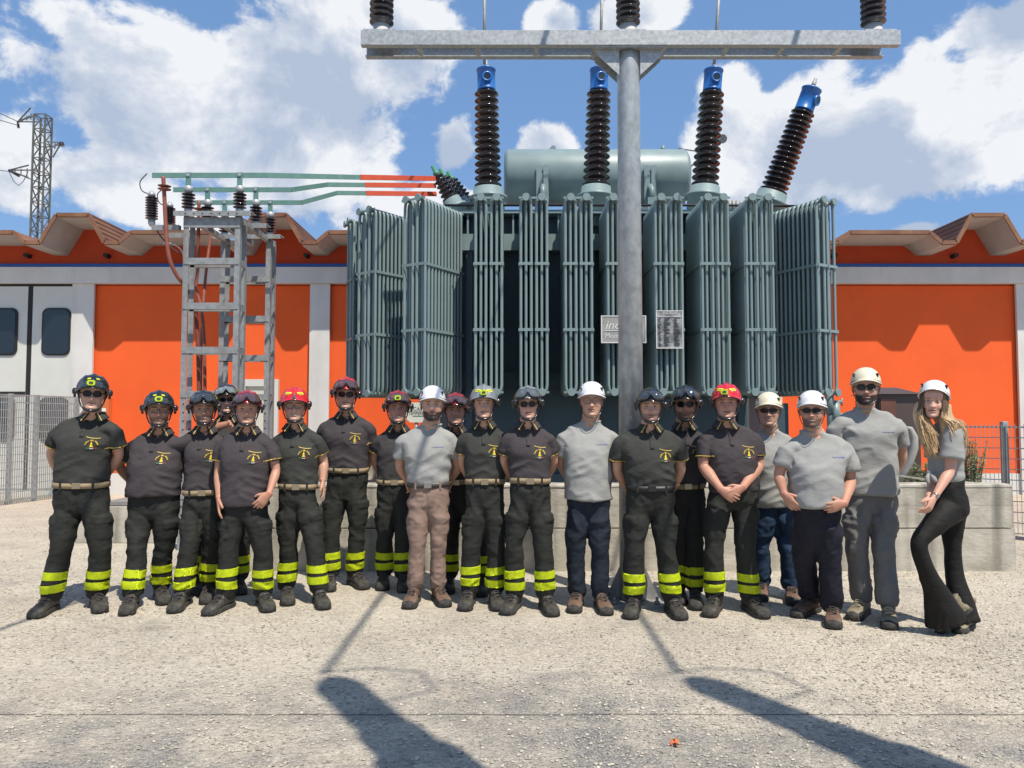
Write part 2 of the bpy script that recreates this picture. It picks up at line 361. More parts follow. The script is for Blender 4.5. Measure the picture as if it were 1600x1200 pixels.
b = MB(); b.prism(wallpoly(4.205), DW + .02, DW + .3); b.build('upper_wall', ORANGE_SHADED, bld)
b = MB(); b.box(-22, 25, DW - .04, DW + .3, -.1, .415); b.build('plinth', WHITEC, bld)
for (x0, x1, y0, y1) in ((-22, -21.7, DW + .32, 30), (24.7, 25, DW + .32, 30), (-22, 25, 30.02, 30.3)):
    b = MB(); b.box(x0, x1, y0, y1, 0, 4.8); b.build('wall', ORANGE, bld)
b = MB(); b.box(-22, 25, DW - .16, DW - .002, Z(443, 14.9), Z(418, 14.9)); o = b.build('white_beam', WHITEC, bld)
b = MB(); b.box(-22, 25, DW - .05, DW + .015, Z(417.5, 14.95), Z(412, 14.95)); b.build('blue_stripe', BLUEL, bld)
zb_ = Z(443, 14.9) - .004
for (a, c) in ((112, 146), (484, 515), (1589, 1625), (-420, -385), (820, 850), (1190, 1220), (1965, 2000)):
    b = MB(); b.box(X(a, DW), X(c, DW), DW - .10, DW - .045, 0, zb_); b.build('pillar', WHITEC, bld)
# roof: folded slab, thin, rusty sheet on top
top = [(x, z + .085) for x, z in RP]
b = MB(); n = len(RP)
for i in range(n - 1):
    (xa, za), (xb, zb) = RP[i], RP[i + 1]; (xc, zc), (xd, zd) = top[i], top[i + 1]
    b.add([(xa, DE, za), (xb, DE, zb), (xb, 30.5, zb), (xa, 30.5, za)], [(0, 3, 2, 1)])
    b.cur = 1
    b.add([(xc, DE, zc), (xd, DE, zd), (xd, 30.5, zd), (xc, 30.5, zc)], [(0, 1, 2, 3)])
    b.add([(xa, DE, za), (xb, DE, zb), (xd, DE, zd), (xc, DE, zc)], [(0, 1, 2, 3)])
    b.cur = 0
roof = b.build('roof', [CONC, COPPER], bld, fix=False)
# standing seams on the visible slopes and the flashing along the edge
b = MB()
for i in range(n - 1):
    (xa, za), (xb, zb) = top[i], top[i + 1]
    b.beam((xa, DE - .012, za - .035), (xb, DE - .012, zb - .035), .022, .075)
b.build('flashing', COPPER, roof)
for c in (105, 417, 1241, 1553):
    for s_ in (-1, 1):
        for k in range(5):
            t = .1 + .2 * k; x = X(c + s_ * (26 + 25 * t), DE); z = 5.355 + (4.82 - 5.355) * t + .085
            b = MB(); b.beam((x, DE + .02, z + .012), (x, 27, z + .012), .02, .03); b.build('seam', COPPER, roof)
for c in (105, 417, 1241, 1553):        # small vents under each dip
    for s_ in (-1, 1):
        b = MB(); p = W(c + s_ * 62, 400, DW - .06); b.tube([(p.x, DW - .14, 4.80), (p.x, DW + .01, 4.80)], .045, 10); b.build('vent', BLACKR, bld)
# big sliding door at the left
zt = Z(446, DW); dy0, dy1 = DW - .06, DW - .042
def door_leaf(a, c):
    lf = MB(); lf.box(X(a, DW), X(c, DW), dy0, dy1, .12, zt - .03); L_ = lf.build('door_leaf', DOORW, bld); return L_
def rounded(b, x0, x1, z0, z1, y, t, r=.12):
    poly = []
    for (cx, cz, a0) in ((x1 - r, z0 + r, -90), (x1 - r, z1 - r, 0), (x0 + r, z1 - r, 90), (x0 + r, z0 + r, 180)):
        for k in range(6): a = R(a0 + 18 * k); poly.append((cx + r * math.cos(a), cz + r * math.sin(a)))
    b.prism(poly, y - t, y)
for (a, c) in ((-70, 41), (49, 111)):
    lf = door_leaf(a, c)
    wx = (65, 111) if a > 0 else (-20, 27)
    for (ya, yb) in ((482, 556), (621, 690)):
        b = MB(); rounded(b, X(wx[0], DW), X(wx[1], DW) - (.02 if a > 0 else 0), Z(yb, DW), Z(ya, DW), dy0 - .003, .02, .13); b.build('window_seal', BLACKR, lf)
        b = MB(); rounded(b, X(wx[0] + 2.5, DW), X(wx[1] - 3.5, DW), Z(yb - 2.5, DW), Z(ya + 2.5, DW), dy0 - .024, .006, .11); b.build('window_pane', DARKG, lf)
b = MB(); b.box(X(41.3, DW), X(48.7, DW), dy0 + .004, dy1 + .003, .1, zt); b.box(X(-70, DW), X(41.2, DW), dy0 - .008, dy0 - .003, Z(619, DW), Z(612, DW)); b.box(X(-70, DW), X(111, DW), dy0 - .006, dy1, zt - .028, zt + .01); b.build('door_seal', BLACKR, bld)
# small personnel door, cream frame, behind the people
fr = MB(); x0, x1 = X(371, DW), X(436, DW); z1 = Z(593, DW)
fr.box(x0, x0 + .18, DW - .09, DW - .002, .0, z1); fr.box(x1 - .18, x1, DW - .09, DW - .002, .0, z1); fr.box(x0 + .181, x1 - .181, DW - .09, DW - .002, z1 - .14, z1)
d_ = fr.build('small_door', DOORW, bld)
b = MB(); b.box(x0 + .185, x1 - .185, DW - .05, DW - .003, .05, z1 - .145); b.build('door_panel', mat('cream_paint', (.58, .56, .47), .5, var=.03), d_)
b = MB(); b.box(x1 - .26, x1 - .21, DW - .08, DW - .052, Z(641, DW), Z(637, DW)); b.build('door_handle', GALV, d_)
b = MB(); b.box(X(158, DW), X(175, DW), DW - .14, DW - .003, Z(665, DW), Z(622, DW)); jb = b.build('junction_box', mat('orange_box', (.62, .16, .05), .5), bld)
b = MB(); b.box(X(160, DW), X(171, DW), DW - .144, DW - .141, Z(643, DW), Z(638, DW)); b.build('white_label', mat('white_print', (.75, .75, .72), .6), jb)

# ------------------------------------------------------------ pylon far left
def lattice(root, name, x0, x1, d, z0, z1, nb, w=.11, dd=None, mat_=None):
    dd = dd or (x1 - x0)
    cs = [(x0, d), (x1, d), (x1, d + dd), (x0, d + dd)]
    for (x, y) in cs:
        b = MB(); b.beam((x, y, z0), (x, y, z1), w, w); b.build('leg', mat_, root)
    b = MB(); h = (z1 - z0) / nb
    for k in range(nb):
        za, zb = z0 + k * h, z0 + (k + 1) * h
        for i in range(4):
            (xa, ya), (xb, yb) = cs[i], cs[(i + 1) % 4]
            if k % 2: xa, ya, xb, yb = xb, yb, xa, ya
            b.beam((xa, ya, za), (xb, yb, zb), w * .6, w * .6)
            b.beam((xa, ya, zb), (xb, yb, zb), w * .55, w * .55)
    b.build(name, mat_, root, kind='stuff')
PD = 60.; PYLM = mat('dark_pylon_steel', (.12, .125, .12), .7, metal=.2, var=.2, vscale=3)
x0, x1 = W(49.5, 262, PD).x, W(77, 262, PD).x
pyl = empty('lattice_pylon', 'grey lattice power pylon far behind the building at the left edge', 'pylon', ((x0 + x1) / 2, PD, 0))
lattice(pyl, 'bracing', x0 + .05, x1 - .45, PD, 0, Z(178, PD), 22, .12, .9, PYLM)
def arm(pxa, pya, pxb, pyb, up):
    a = W(pxa, pya, PD + .6); c = W(pxb, pyb, PD + .6); b = MB()
    for dy in (-.6, .6):
        b.beam(a + Vector((0, dy, .0)), c, .09, .09); b.beam(a + Vector((0, dy, up)), c, .08, .08)
    for k in (.25, .5, .75):
        m = a.lerp(c, k); b.beam(m + Vector((0, 0, 0)), m + Vector((0, 0, up * (1 - k))), .06, .06)
    b.build('cross_arm', PYLM, pyl)
arm(55, 186, 28, 190, .7); arm(76, 225, 96, 223, -.9); arm(52, 262, 14, 266, -1.0)
b = MB(); a = W(96, 223, PD + .6); b.tube([a, a + Vector((.1, 0, -.25))], .18, 8); b.tube([W(14, 266, 60.6), W(30, 275, 60.6)], .12, 6); b.tube([W(28, 190, 60.6), W(29, 200, 60.6)], .1, 6); b.build('insulator', BLACKP, pyl)
b = MB()
for (p, q) in (((28, 190), (-120, 110)), ((28, 196), (-120, 140)), ((14, 268), (-100, 240))):
    b.tube([W(*p, 60.6), W((p[0] + q[0]) / 2, (p[1] + q[1]) / 2 + 6, 62), W(*q, 64)], .03, 5)
lp = [W(14 + 30 * t, 268 + 22 * math.sin(3.14 * t) , 60.6) for t in (0, .25, .5, .75, 1)]
b.tube(lp, .03, 5)
tag(b.build('power_line', WIRE), 'thin power lines running off to the left from the lattice pylon', 'cable')

# ------------------------------------------------------------ fences
def fence(name, label, p0, p1, h, posts, sp=.062, row=.132, z0=.06, dp=.034):
    p0 = Vector((*p0, 0)); p1 = Vector((*p1, 0)); d = (p1 - p0); Ln = d.length; d.normalize(); nrm = Vector((-d.y, d.x, 0))
    r = empty(name, label, 'fence', p0)
    for t in posts:
        b = MB(); q = p0.lerp(p1, t) + nrm * .05; b.beam(q, q + Vector((0, 0, h + .03)), .07, .07); bevel(b.build('post', FENCEM, r), .006)
    v = MB(); k = 0
    while k * sp < Ln:
        q = p0 + d * (k * sp); k += 1; v.beam(q + Vector((0, 0, z0)), q + Vector((0, 0, h)), .007, dp, up=tuple(nrm))
    v.build('vertical_bar', FENCEM, r, kind='stuff', fix=False)
    zz = z0 + .02
    while zz < h + .02:
        b = MB(); b.beam(p0 + Vector((0, 0, zz)) + nrm * .012, p1 + Vector((0, 0, zz)) + nrm * .012, .006, .012 if h - zz > row else .02); b.build('horizontal_bar', FENCEM, r); zz += row
    return r
fence('grating_fence', 'grey steel grating fence in front of the sliding door at the left', (X(-90, 11.9), 11.9), (X(124, 14.7), 14.7), 1.92, (0, .46, .66, .995), sp=.045, dp=.016)
fence('grating_fence', 'grey steel grating fence behind the blonde woman at the right edge', (X(1492, 9.7), 9.7), (X(1700, 8.9), 8.9), 1.44, (0, .385, .99), sp=.046, dp=.020)

# ------------------------------------------------------------ concrete basin
bx0, bx1, by0 = X(345, 7.44), X(1581, 7.44), 7.44; bz = Z(757, 7.44)
bs_ = empty('concrete_basin', 'weathered board-marked concrete wall around the transformer pit, behind the people', 'wall', ((bx0 + bx1) / 2, by0, 0))
def slab(x0, x1, y0, y1, z0, z1, nm='wall_section'):
    """board-marked face: each board course is set slightly proud or back"""
    b = MB(); zs = [z0]; r_ = random.Random(int(x0 * 100) + int(y1 * 37))
    while zs[-1] < z1 - .14: zs.append(zs[-1] + r_.uniform(.10, .16))
    zs[-1] = z1
    for i in range(len(zs) - 1):
        o = r_.uniform(-.0008, .001); b.box(x0 + r_.uniform(0, .004), x1 - r_.uniform(0, .004), y0 + o, y1 - o, zs[i] + (.001 if i else 0), zs[i + 1])
    return b.build(nm, BASINC, bs_)
mid = .42
slab(bx0, bx1, by0, by0 + .28, .0, mid - .006); slab(bx0 + .004, bx1 - .006, by0 + .012, by0 + .27, mid + .006, bz - .03)
b = MB(); nsg = 60; vs = []
for i in range(nsg + 1):
    x = bx0 + .002 + (bx1 - bx0 - .01) * i / nsg; j = .006 * mnoise.noise(Vector((x * 3, 0, 0))); k = .008 * mnoise.noise(Vector((x * 5, 3, 0)))
    vs += [(x, by0 + .006 + j, bz - .028), (x, by0 + .008 + j, bz - .008 + k), (x, by0 + .03, bz + k), (x, by0 + .25, bz + k), (x, by0 + .272, bz - .028)]
b.add(vs, [(i*5+j, (i+1)*5+j, (i+1)*5+j+1, i*5+j+1) for i in range(nsg) for j in range(4)] + [(0, 1, 2, 3, 4), (nsg*5+4, nsg*5+3, nsg*5+2, nsg*5+1, nsg*5)]); b.build('wall_top', BASINC, bs_)
slab(bx0 + .01, bx0 + .28, by0 + .285, 13.2, .0, bz - .03); slab(bx1 - .28, bx1 - .01, by0 + .285, 13.2, .0, bz - .03); slab(bx0, bx1, 13.205, 13.45, 0, bz - .04)
b = MB(); b.box(bx0 + .285, bx1 - .285, by0 + .285, 13.2, .0, .45); b.build('pit_fill', mat('pit_gravel', (.20, .185, .165), .95, col2=(.34, .31, .27), vscale=40, bump=.8, bscale=60), bs_)
# low kerb block at the left, further back
b = MB(); d9 = 9.1; b.box(X(123, d9), X(372, d9), d9, d9 + .4, 0, .44); kb = bevel(b.build('concrete_kerb_block', BASINC), .008)
tag(kb, 'low weathered concrete block behind the two men at the left', 'block')
b = MB(); b.box(X(165, d9) , X(360, d9), d9 + .05, d9 + 1.6, .445, .50); tag(bevel(b.build('cover_slab', mat('grey_slab', (.22, .21, .2), .8, var=.15, bump=.3)), .006), 'dark grey cover slab on top of the low concrete block at the left', 'slab')

# ------------------------------------------------------------ gantry in front
gd0, gd1 = 6.07, 6.32; gxa, gxb = X(558, gd0), X(1422, gd0); gz0, gz1 = Z(70, gd0), Z(47.5, gd0); gpx, gpd = X(986, 6.2), 6.2
gan = empty('steel_gantry', 'tall galvanised round pole carrying a horizontal double-channel beam over the group', 'gantry', (gpx, gpd, 0))
b = MB(); b.lathe((gpx, gpd, .03), (gpx, gpd, 5), [(0, .100), (.001, .105), (gz0 - .13, .094), (gz0 - .05, .094)], 40); b.build('pole', GALVB, gan)
gh = gz1 - gz0; gzm = (gz0 + gz1) / 2
b = MB(); b.channel((gxa, gd0, gzm), (gxb, gd0, gzm), gh, .05, .009, (0, 1, 0)); b.build('front_channel', GALV, gan)
b = MB(); b.channel((gxa, gd1, gzm), (gxb - .04, gd1, gzm), gh, .05, .009, (0, -1, 0)); b.build('rear_channel', GALV, gan)
for px in (652, 745, 838, 931, 1042, 1142, 1231, 1322):
    b = MB(); x = X(px, gd0 + .1); b.box(x - .02, x + .02, gd0 + .0465, gd1 - .06, gz0 + .0005, gz0 + .008); b.box(x + .012, x + .018, gd0 + .062, gd1 - .062, gz0 + .009, gz0 + .035); b.build('batten', GALV, gan)
for x in (X(591, 6.2), gpx, X(1379, 6.2)):
    b = MB(); b.box(x - .13, x + .13, gd0 - .0, gd1, gz1 + .001, gz1 + .013); b.build('seat_plate', GALV, gan)
b = MB(); b.box(gpx - .30, gpx + .30, gd0 + .005, gd1 - .005, gz0 - .013, gz0 - .001); b.build('head_plate', GALV, gan)
for s_ in (-1, 1):
    for dy in (-.07, .07):
        b = MB(); b.prism([(gpx + s_ * .088, gz0 - .014), (gpx + s_ * .28, gz0 - .014), (gpx + s_ * .28, gz0 - .05), (gpx + s_ * .088, gz0 - .23)], gpd + dy - .005, gpd + dy + .005); b.build('gusset', GALV, gan)
b = MB(); b.box(gpx - .23, gpx + .23, gpd - .22, gpd + .23, .0, .025); b.build('base_plate', GALVD, gan)
for (ux, uy) in ((1, 0), (-1, 0), (0, 1), (0, -1)):
    p = Vector((gpx, gpd, 0)); u = Vector((ux, uy, 0)); q = Vector((-uy, ux, 0)) * .006; b = MB()
    tri = [p + u * .1 + Vector((0, 0, .026)), p + u * .21 + Vector((0, 0, .026)), p + u * .21 + Vector((0, 0, .05)), p + u * .1 + Vector((0, 0, .30))]
    b.add([t - q for t in tri] + [t + q for t in tri], [(0, 1, 2, 3), (7, 6, 5, 4), (0, 4, 5, 1), (1, 5, 6, 2), (2, 6, 7, 3), (3, 7, 4, 0)]); b.build('base_gusset', GALVD, gan)
for (ux, uy) in ((1, 1), (-1, 1), (1, -1), (-1, -1)):
    b = MB(); q = (gpx + ux * .17, gpd + uy * .17, .026); b.tube([q, (q[0], q[1], .08)], .012, 8); b.tube([(q[0], q[1], .027), (q[0], q[1], .048)], .022, 6); b.build('anchor_bolt', GALVD, gan)

def sheds(L0, L1, rc, rs, n, big=True):
    """profile of a ribbed porcelain body between distances L0 and L1"""
    pr = [(L0, rc)]; h = (L1 - L0) / n
    for i in range(n):
        a = L0 + i * h; k = 1.0 if (i % 2 == 0 or not big) else .93
        pr += [(a + h * .10, rc), (a + h * .30, rc + (rs - rc) * .55 * k), (a + h * .44, rs * k), (a + h * .56, rs * k), (a + h * .66, rc + (rs - rc) * .45), (a + h * .80, rc)]
    return pr + [(L1, rc)]
for i, (x, lb) in enumerate(((X(591, 6.2), 'left'), (gpx, 'centre'), (X(1379, 6.2), 'right'))):
    r = empty('post_insulator', {'left': 'dark ribbed post insulator on the left end of the overhead beam', 'centre': 'dark ribbed post insulator above the round pole, middle of the overhead beam', 'right': 'dark ribbed post insulator on the right end of the overhead beam'}[lb], 'insulator', (x, 6.2, gz1 + .014), 'post insulators on the overhead beam')
    b = MB(); p = Vector((x, 6.2, gz1 + .014)); b.lathe(p, p + Vector((0, 0, 1)), [(0, .082), (.012, .082), (.02, .072), (.095, .068)], 28); b.build('base_fitting', CASTW, r)
    b = MB(); b.lathe(p, p + Vector((0, 0, 1)), sheds(.095, 2.1, .062, .102, 38, False), 32); b.build('porcelain', BLACKP, r)
    b = MB(); b.lathe(p, p + Vector((0, 0, 1)), [(2.1, .07), (2.28, .07), (2.29, .09), (2.31, .09)], 20); b.build('top_fitting', GALV, r)
# tubes overhead that run back towards apparatus standing behind the photographer
zc = gz1 + .014 + 2.34
for i, x in enumerate((X(591, 6.2), gpx, X(1379, 6.2))):
    b = MB(); xr = (X(757, 10.3), X(940, 10.3), X(1121, 10.3))[i]
    xe = x - (.55 if i == 0 else 0); b.tube([(xe, 1.15, zc), (x, 6.2, zc)], .024, 10)
    b.tube([(x, 6.16, zc + .03), (x * .7 + xr * .3, 7.6, zc + .05), (x * .15 + xr * .85, 9.6, zc + .45), (xr, 10.2, zc + .75), (xr, 10.3, zc + .55)], .012, 8)
    tag(b.build('overhead_conductor', GALV), ('leftmost', 'middle', 'rightmost')[i] + ' overhead aluminium conductor running above the group to the transformer', 'conductor', 'overhead conductors')
    r = empty('instrument_transformer', ('leftmost', 'middle', 'rightmost')[i] + ' tall instrument transformer on a steel post behind the photographer', 'transformer', (xe, 1.15, 0), 'instrument transformers behind the photographer'); x = xe
    b = MB(); b.beam((x, 1.15, 0), (x, 1.15, 4.2), .16, .16); b.build('post', GALV, r)
    b = MB(); b.lathe((x, 1.15, 4.2), (x, 1.15, 9), [(0, .21), (.5, .21), (.55, .16), (1.1, .16), (1.2, .12)], 20); b.build('base_tank', GALV, r)
    b = MB(); b.lathe((x, 1.15, 4.2), (x, 1.15, 9), sheds(1.2, 2.3, .09, .135, 16, False), 20); b.build('porcelain', BROWNP, r)
    b = MB(); b.lathe((x, 1.15, 4.2), (x, 1.15, 9), [(2.3, .12), (2.35, .14), (2.5, .12), (2.62, .08), (2.7, .04)], 24); b.tube([(x - .05, 1.15, zc), (x + .25, 1.2, zc + .1), (x + .52, 1.25, zc - .15), (x + .50, 1.15, zc - .6), (x + .1, 1.1, zc - .9)], .011, 8); b.build('head_tank', GALV, r)

# ------------------------------------------------------------ LV support tower with busbars
TD = (8.6, 9.15, 9.7); TZ = Z(333, 8.6); xa, xb = -3.83, -3.17
lt = empty('steel_support_tower', 'galvanised ladder-like steel tower carrying small insulators at the left', 'tower', ((xa + xb) / 2, 9.2, 0))
def leg_(x, y, sx, z1=None):
    b = MB(); z1 = z1 or TZ - .02
    b.box(x, x + sx * .062, y, y + .007, 0, z1) if sx > 0 else b.box(x - .062, x, y, y + .007, 0, z1)
    b.box(min(x, x + sx * .007), max(x, x + sx * .007), y + .0075, y + .065, 0, z1)
    L_ = b.build('leg', GALVD, lt)
    h = MB()
    for k in range(14):
        z = .4 + k * .098; cx = x + sx * .04
        h.tube([(cx, y - .004, z), (cx, y - .001, z)], .009, 8)
    h.build('bolt_holes', BLACKR, L_, kind='stuff')
for (y, dep) in ((8.6, .17), (9.7, .17)):
    for (x, s_) in ((xa, 1), (xb, -1)): leg_(x, y, s_); leg_(x, y + dep, s_)
    for k, yy in enumerate((413, 483, 552, 621, 700, 780)):
        z = Z(yy, 8.6)
        for q in (y - .008, y + dep + .0):
            b = MB(); b.box(xa + .01, xb - .01, q, q + .006, z, z + .075); b.box(xa + .07, xb - .07, q + .0065, q + .05, z, z + .006); b.build('cross_bar', GALVD, lt)
        for x in (xa - .008, xb + .002):
            b = MB(); b.box(x, x + .006, y + .07, y + dep, z - .01, z + .06); b.build('side_bar', GALVD, lt)
for y in (8.6, 9.15, 9.7):
    b = MB(); b.box(xa - .10, xb + .14, y - .05, y + .12, TZ, TZ + .012); b.box(xa - .10, xb + .14, y - .056, y - .05, TZ - .045, TZ + .012); b.build('top_plate', GALVD, lt)
b = MB(); b.box(xa + .0, xb + .0, 8.592, 8.599, TZ - .17, TZ - .05); b.build('head_beam', GALVD, lt)
for x in (xa + .02, xb - .08, xa + .3):
    b = MB(); b.box(x, x + .06, 8.68, 9.95, TZ - .075, TZ - .015); b.build('long_rail', GALVD, lt)
for y in (8.63, 9.0):
    b = MB(); b.box(-4.22, xa - .07, y, y + .065, TZ - .19, TZ - .13); b.build('side_bracket', GALVD, lt)
for k in range(7):     # hole marks in head beam are bolts
    b = MB(); x = xa + .04 + k * .1; b.tube([(x, 8.58, TZ - .022), (x, 8.544, TZ - .022)], .010, 6); b.build('bolt', GALV, lt)
# busbars
endpts = [((680, 279), 10.5), ((681, 290), 10.7), ((682, 303), 10.9)]
bend = [((410, 272.5), (560, 277)), ((450, 293.5), (512, 288.5)), ((467, 313.5), (527, 301.5))]
starts = [(229, 272), (263, 292), (298, 311)]; redx = [556, 567, 570]
BZ = 4.35
for i in range(3):
    d = TD[i]; pos = ('upper', 'middle', 'lower')[i]
    r = empty('busbar', f'{pos} of the three flat green busbars with a red sleeved end above the left tower', 'busbar', (X(starts[i][0], d), d, BZ), 'busbars between tower and transformer')
    (e, ed) = endpts[i]; (b0, b1) = bend[i]
    P0 = Vector((X(starts[i][0], d), d, BZ)); P1 = Vector((X(b0[0], d), d, BZ)); dm = d + (ed - d) * .45; P2 = W(b1[0], b1[1], dm); P4 = W(e[0], e[1], ed)
    t = (redx[i] - b1[0]) / (e[0] - b1[0]); P3 = P2.lerp(P4, max(t, .02))
    b = MB()
    for (u, v) in ((P0, P1), (P1, P2), (P2, P3)): b.beam(u, v + (v - u).normalized() * .004, .012, .06)
    b.build('bar', BUSBAR, r)
    b = MB(); b.beam(P3, P4, .018, .066); b.build('red_sleeve', REDSL, r)
    for x in ((-3.78, -3.18)):
        b = MB(); b.box(x - .03, x + .03, d - .02, d - .008, TZ + .28, BZ + .03); b.build('riser', BUSBAR, r)
        b = MB(); b.tube([(x, d - .03, BZ), (x, d + .012, BZ)], .014, 6); b.tube([(x, d - .032, BZ - .0), (x, d - .02, BZ)], .022, 8); b.build('bolt', GALV, r)
for i in range(3):
    for k, x in enumerate((-3.78, -3.18)):
        p = Vector((x, TD[i], TZ + .013)); row = ('front', 'middle', 'rear')[i]; sd = ('left', 'right')[k]
        r = empty('small_insulator', f'{sd} dark ribbed insulator of the {row} row on top of the left tower', 'insulator', p, 'small insulators on the left tower')
        b = MB(); b.lathe(p, p + Vector((0, 0, 1)), [(0, .045), (.03, .045), (.035, .03)], 16); b.build('base_fitting', GALV, r)
        b = MB(); b.lathe(p, p + Vector((0, 0, 1)), sheds(.035, .225, .032, .075, 5, False), 22); b.build('porcelain', BLACKP, r)
        b = MB(); b.lathe(p, p + Vector((0, 0, 1)), [(.225, .035), (.25, .05), (.30, .05), (.31, .02)], 16); b.build('cap', GALV, r)
for (px, y0, y1, d, lb) in ((237, 305, 346, 8.66, 'left dark surge arrester hanging beside the tower top'), (265, 322, 354, 9.03, 'second dark surge arrester close behind the red cable')):
    a = W(px, y1, d); c = W(px, y0, d); L_ = (c - a).length
    r = empty('surge_arrester', lb, 'surge arrester', a, 'surge arresters beside the tower')
    b = MB(); b.lathe(a, c, sheds(.02, L_ - .02, .035, .07, 9, False), 20); b.build('porcelain', BLACKP, r)
    b = MB(); b.lathe(a, c, [(-.06, .02), (-.03, .04), (.02, .04)], 14); b.lathe(a, c, [(L_ - .02, .04), (L_ + .01, .045), (L_ + .05, .015)], 14); b.build('end_fitting', GALV, r)
def cable(name, pts, r, m, label, n=8):
    P = [W(*p) for p in pts]; out = []
    for i in range(len(P) - 1):
        a, b_, c, d = P[max(i-1, 0)], P[i], P[i+1], P[min(i+2, len(P)-1)]
        for k in range(6):
            t = k / 6; out.append(.5 * ((2 * b_) + (c - a) * t + (2 * a - 5 * b_ + 4 * c - d) * t * t + (-a + 3 * b_ - 3 * c + d) * t ** 3))
    out.append(P[-1]); q = MB(); q.tube(out, r, n); return tag(q.build(name, m), label, 'cable')
cable('power_cable', [(255, 276, 8.6), (257, 310, 8.6), (259, 350, 8.6), (263, 395, 8.6), (273, 425, 8.65), (290, 450, 8.75), (304, 480, 8.85), (309, 540, 8.9), (311, 640, 8.95), (311, 800, 8.95)], .024, REDCAB, 'thick terracotta power cable curving down from the upper busbar into the tower')
cable('power_cable', [(311, 314, 9.15), (310, 360, 9.15), (309, 420, 9.2), (306, 450, 9.2), (314, 480, 9.2), (319, 540, 9.2), (320, 640, 9.2), (319, 790, 9.2)], .022, REDCAB, 'second terracotta power cable running down inside the tower from the middle busbar')
cable('power_cable', [(336, 330, 9.7), (325, 400, 9.6), (318, 470, 9.4), (314, 560, 9.3), (313, 790, 9.3)], .020, REDCAB, 'rear terracotta power cable inside the tower, partly hidden')
for k, (px, py, d) in enumerate(((257, 290, 8.6), (257, 295, 8.6), (311, 326, 9.15))):
    a = W(px, py, d); q = MB(); q.lathe(a - Vector((0, 0, .02)), a + Vector((0, 0, 1)), [(0, .03), (.015, .075), (.03, .03)], 16); tag(q.build('cable_termination_skirt', REDCAB), ('upper round skirt on the front terracotta cable end', 'lower round skirt on the front terracotta cable end', 'round skirt on the terracotta cable end behind the insulators')[k], 'cable fitting')
cable('jumper_wire', [(230, 271, 8.6), (219, 284, 8.62), (222, 298, 8.64), (236, 304, 8.66)], .006, WIRE, 'thin black jumper looping from the upper busbar end to the arrester', 6)
cable('jumper_wire', [(254, 296, 8.65), (246, 304, 8.8), (250, 318, 8.9), (264, 321, 9.03)], .006, WIRE, 'thin black jumper looping to the second arrester', 6)
cable('jumper_wire', [(237, 346, 8.66), (250, 368, 8.7), (265, 384, 8.7), (280, 396, 8.7)], .008, WIRE, 'thin black lead from the arrester foot down to the tower', 6)
cable('jumper_wire', [(255, 380, 8.7), (272, 382, 8.7), (286, 396, 8.75), (290, 430, 8.8), (300, 470, 8.9)], .008, mat('white_cable', (.6, .6, .57), .6), 'thin white cable dropping into the tower', 6)

# ------------------------------------------------------------ the transformer
tr = empty('power_transformer', 'large grey-green power transformer with tube radiators and brown bushings behind the group', 'transformer', (1.4, 11.2, .45))
T0 = Vector((1.4, 11.2, .45))
tx0, tx1, ty0, ty1 = X(672, 10.35), X(1218, 10.35), 10.35, 12.3; tz1 = Z(331, 10.3)
def tankpoly(o=0., c=.45):
    a0, a1, b0, b1 = tx0 - o, tx1 + o, ty0 - o, ty1 + o
    return [(a0 + c, b0), (a1 - c, b0), (a1, b0 + c), (a1, b1 - c), (a1 - c, b1), (a0 + c, b1), (a0, b1 - c), (a0, b0 + c)]
def zprism(b, poly, z0, z1):
    n = len(poly); b.add([(x, y, z0) for x, y in poly] + [(x, y, z1) for x, y in poly], [tuple(range(n-1, -1, -1)), tuple(range(n, 2*n))] + [(i, (i+1)%n, (i+1)%n+n, i+n) for i in range(n)])
b = MB(); zprism(b, tankpoly(), .75, tz1 - .33); b.build('tank', TEAL_SHADED, tr)
b = MB(); zprism(b, tankpoly(-.05), tz1 - .329, tz1 - .05); b.build('tank_neck', TEAL_SHADED, tr)
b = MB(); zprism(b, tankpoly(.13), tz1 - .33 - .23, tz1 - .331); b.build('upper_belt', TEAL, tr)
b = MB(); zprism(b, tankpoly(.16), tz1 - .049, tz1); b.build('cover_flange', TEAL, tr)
b = MB(); zprism(b, tankpoly(.06), 1.95, 2.15); b.build('lower_belt', TEAL_SHADED, tr)
b = MB(); zprism(b, tankpoly(.10), .62, .748); b.build('base_rim', TEAL_SHADED, tr)
k = 0; x = tx0 + .3
while x < tx1 - .3:
    b = MB(); b.box(x, x + .025, ty0 - .12, ty0 + .04, tz1 - .3285, tz1 - .051); b.build('stiffener', TEAL, tr); x += .21
for x in (tx0 + .5, tx0 + 1.35, tx0 + 2.2, tx0 + 3.05, tx1 - .6):
    b = MB(); b.box(x, x + .09, ty0 - .10, ty0 - .001, .75, tz1 - .565); b.build('rib', TEAL_SHADED, tr)
b = MB()
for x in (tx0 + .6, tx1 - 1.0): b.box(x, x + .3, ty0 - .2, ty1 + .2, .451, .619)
b.build('skid', TEAL_SHADED, tr)
b = MB(); b.tube([(tx0 + .2, ty0 - .18, tz1 + .055), (tx1 - .3, ty0 - .18, tz1 + .055), (tx1 + .5, ty0 - .3, tz1 + .0), (X(1250, 10.2), 10.2, Z(322, 10.2))], .018, 8); b.build('pipe', WIRE, tr)
b = MB(); b.tube([(tx0 + .3, ty0 - .1, tz1 + .03), (X(640, 10.9), 10.9, Z(333, 10.9))], .016, 8); b.build('pipe', WIRE, tr)

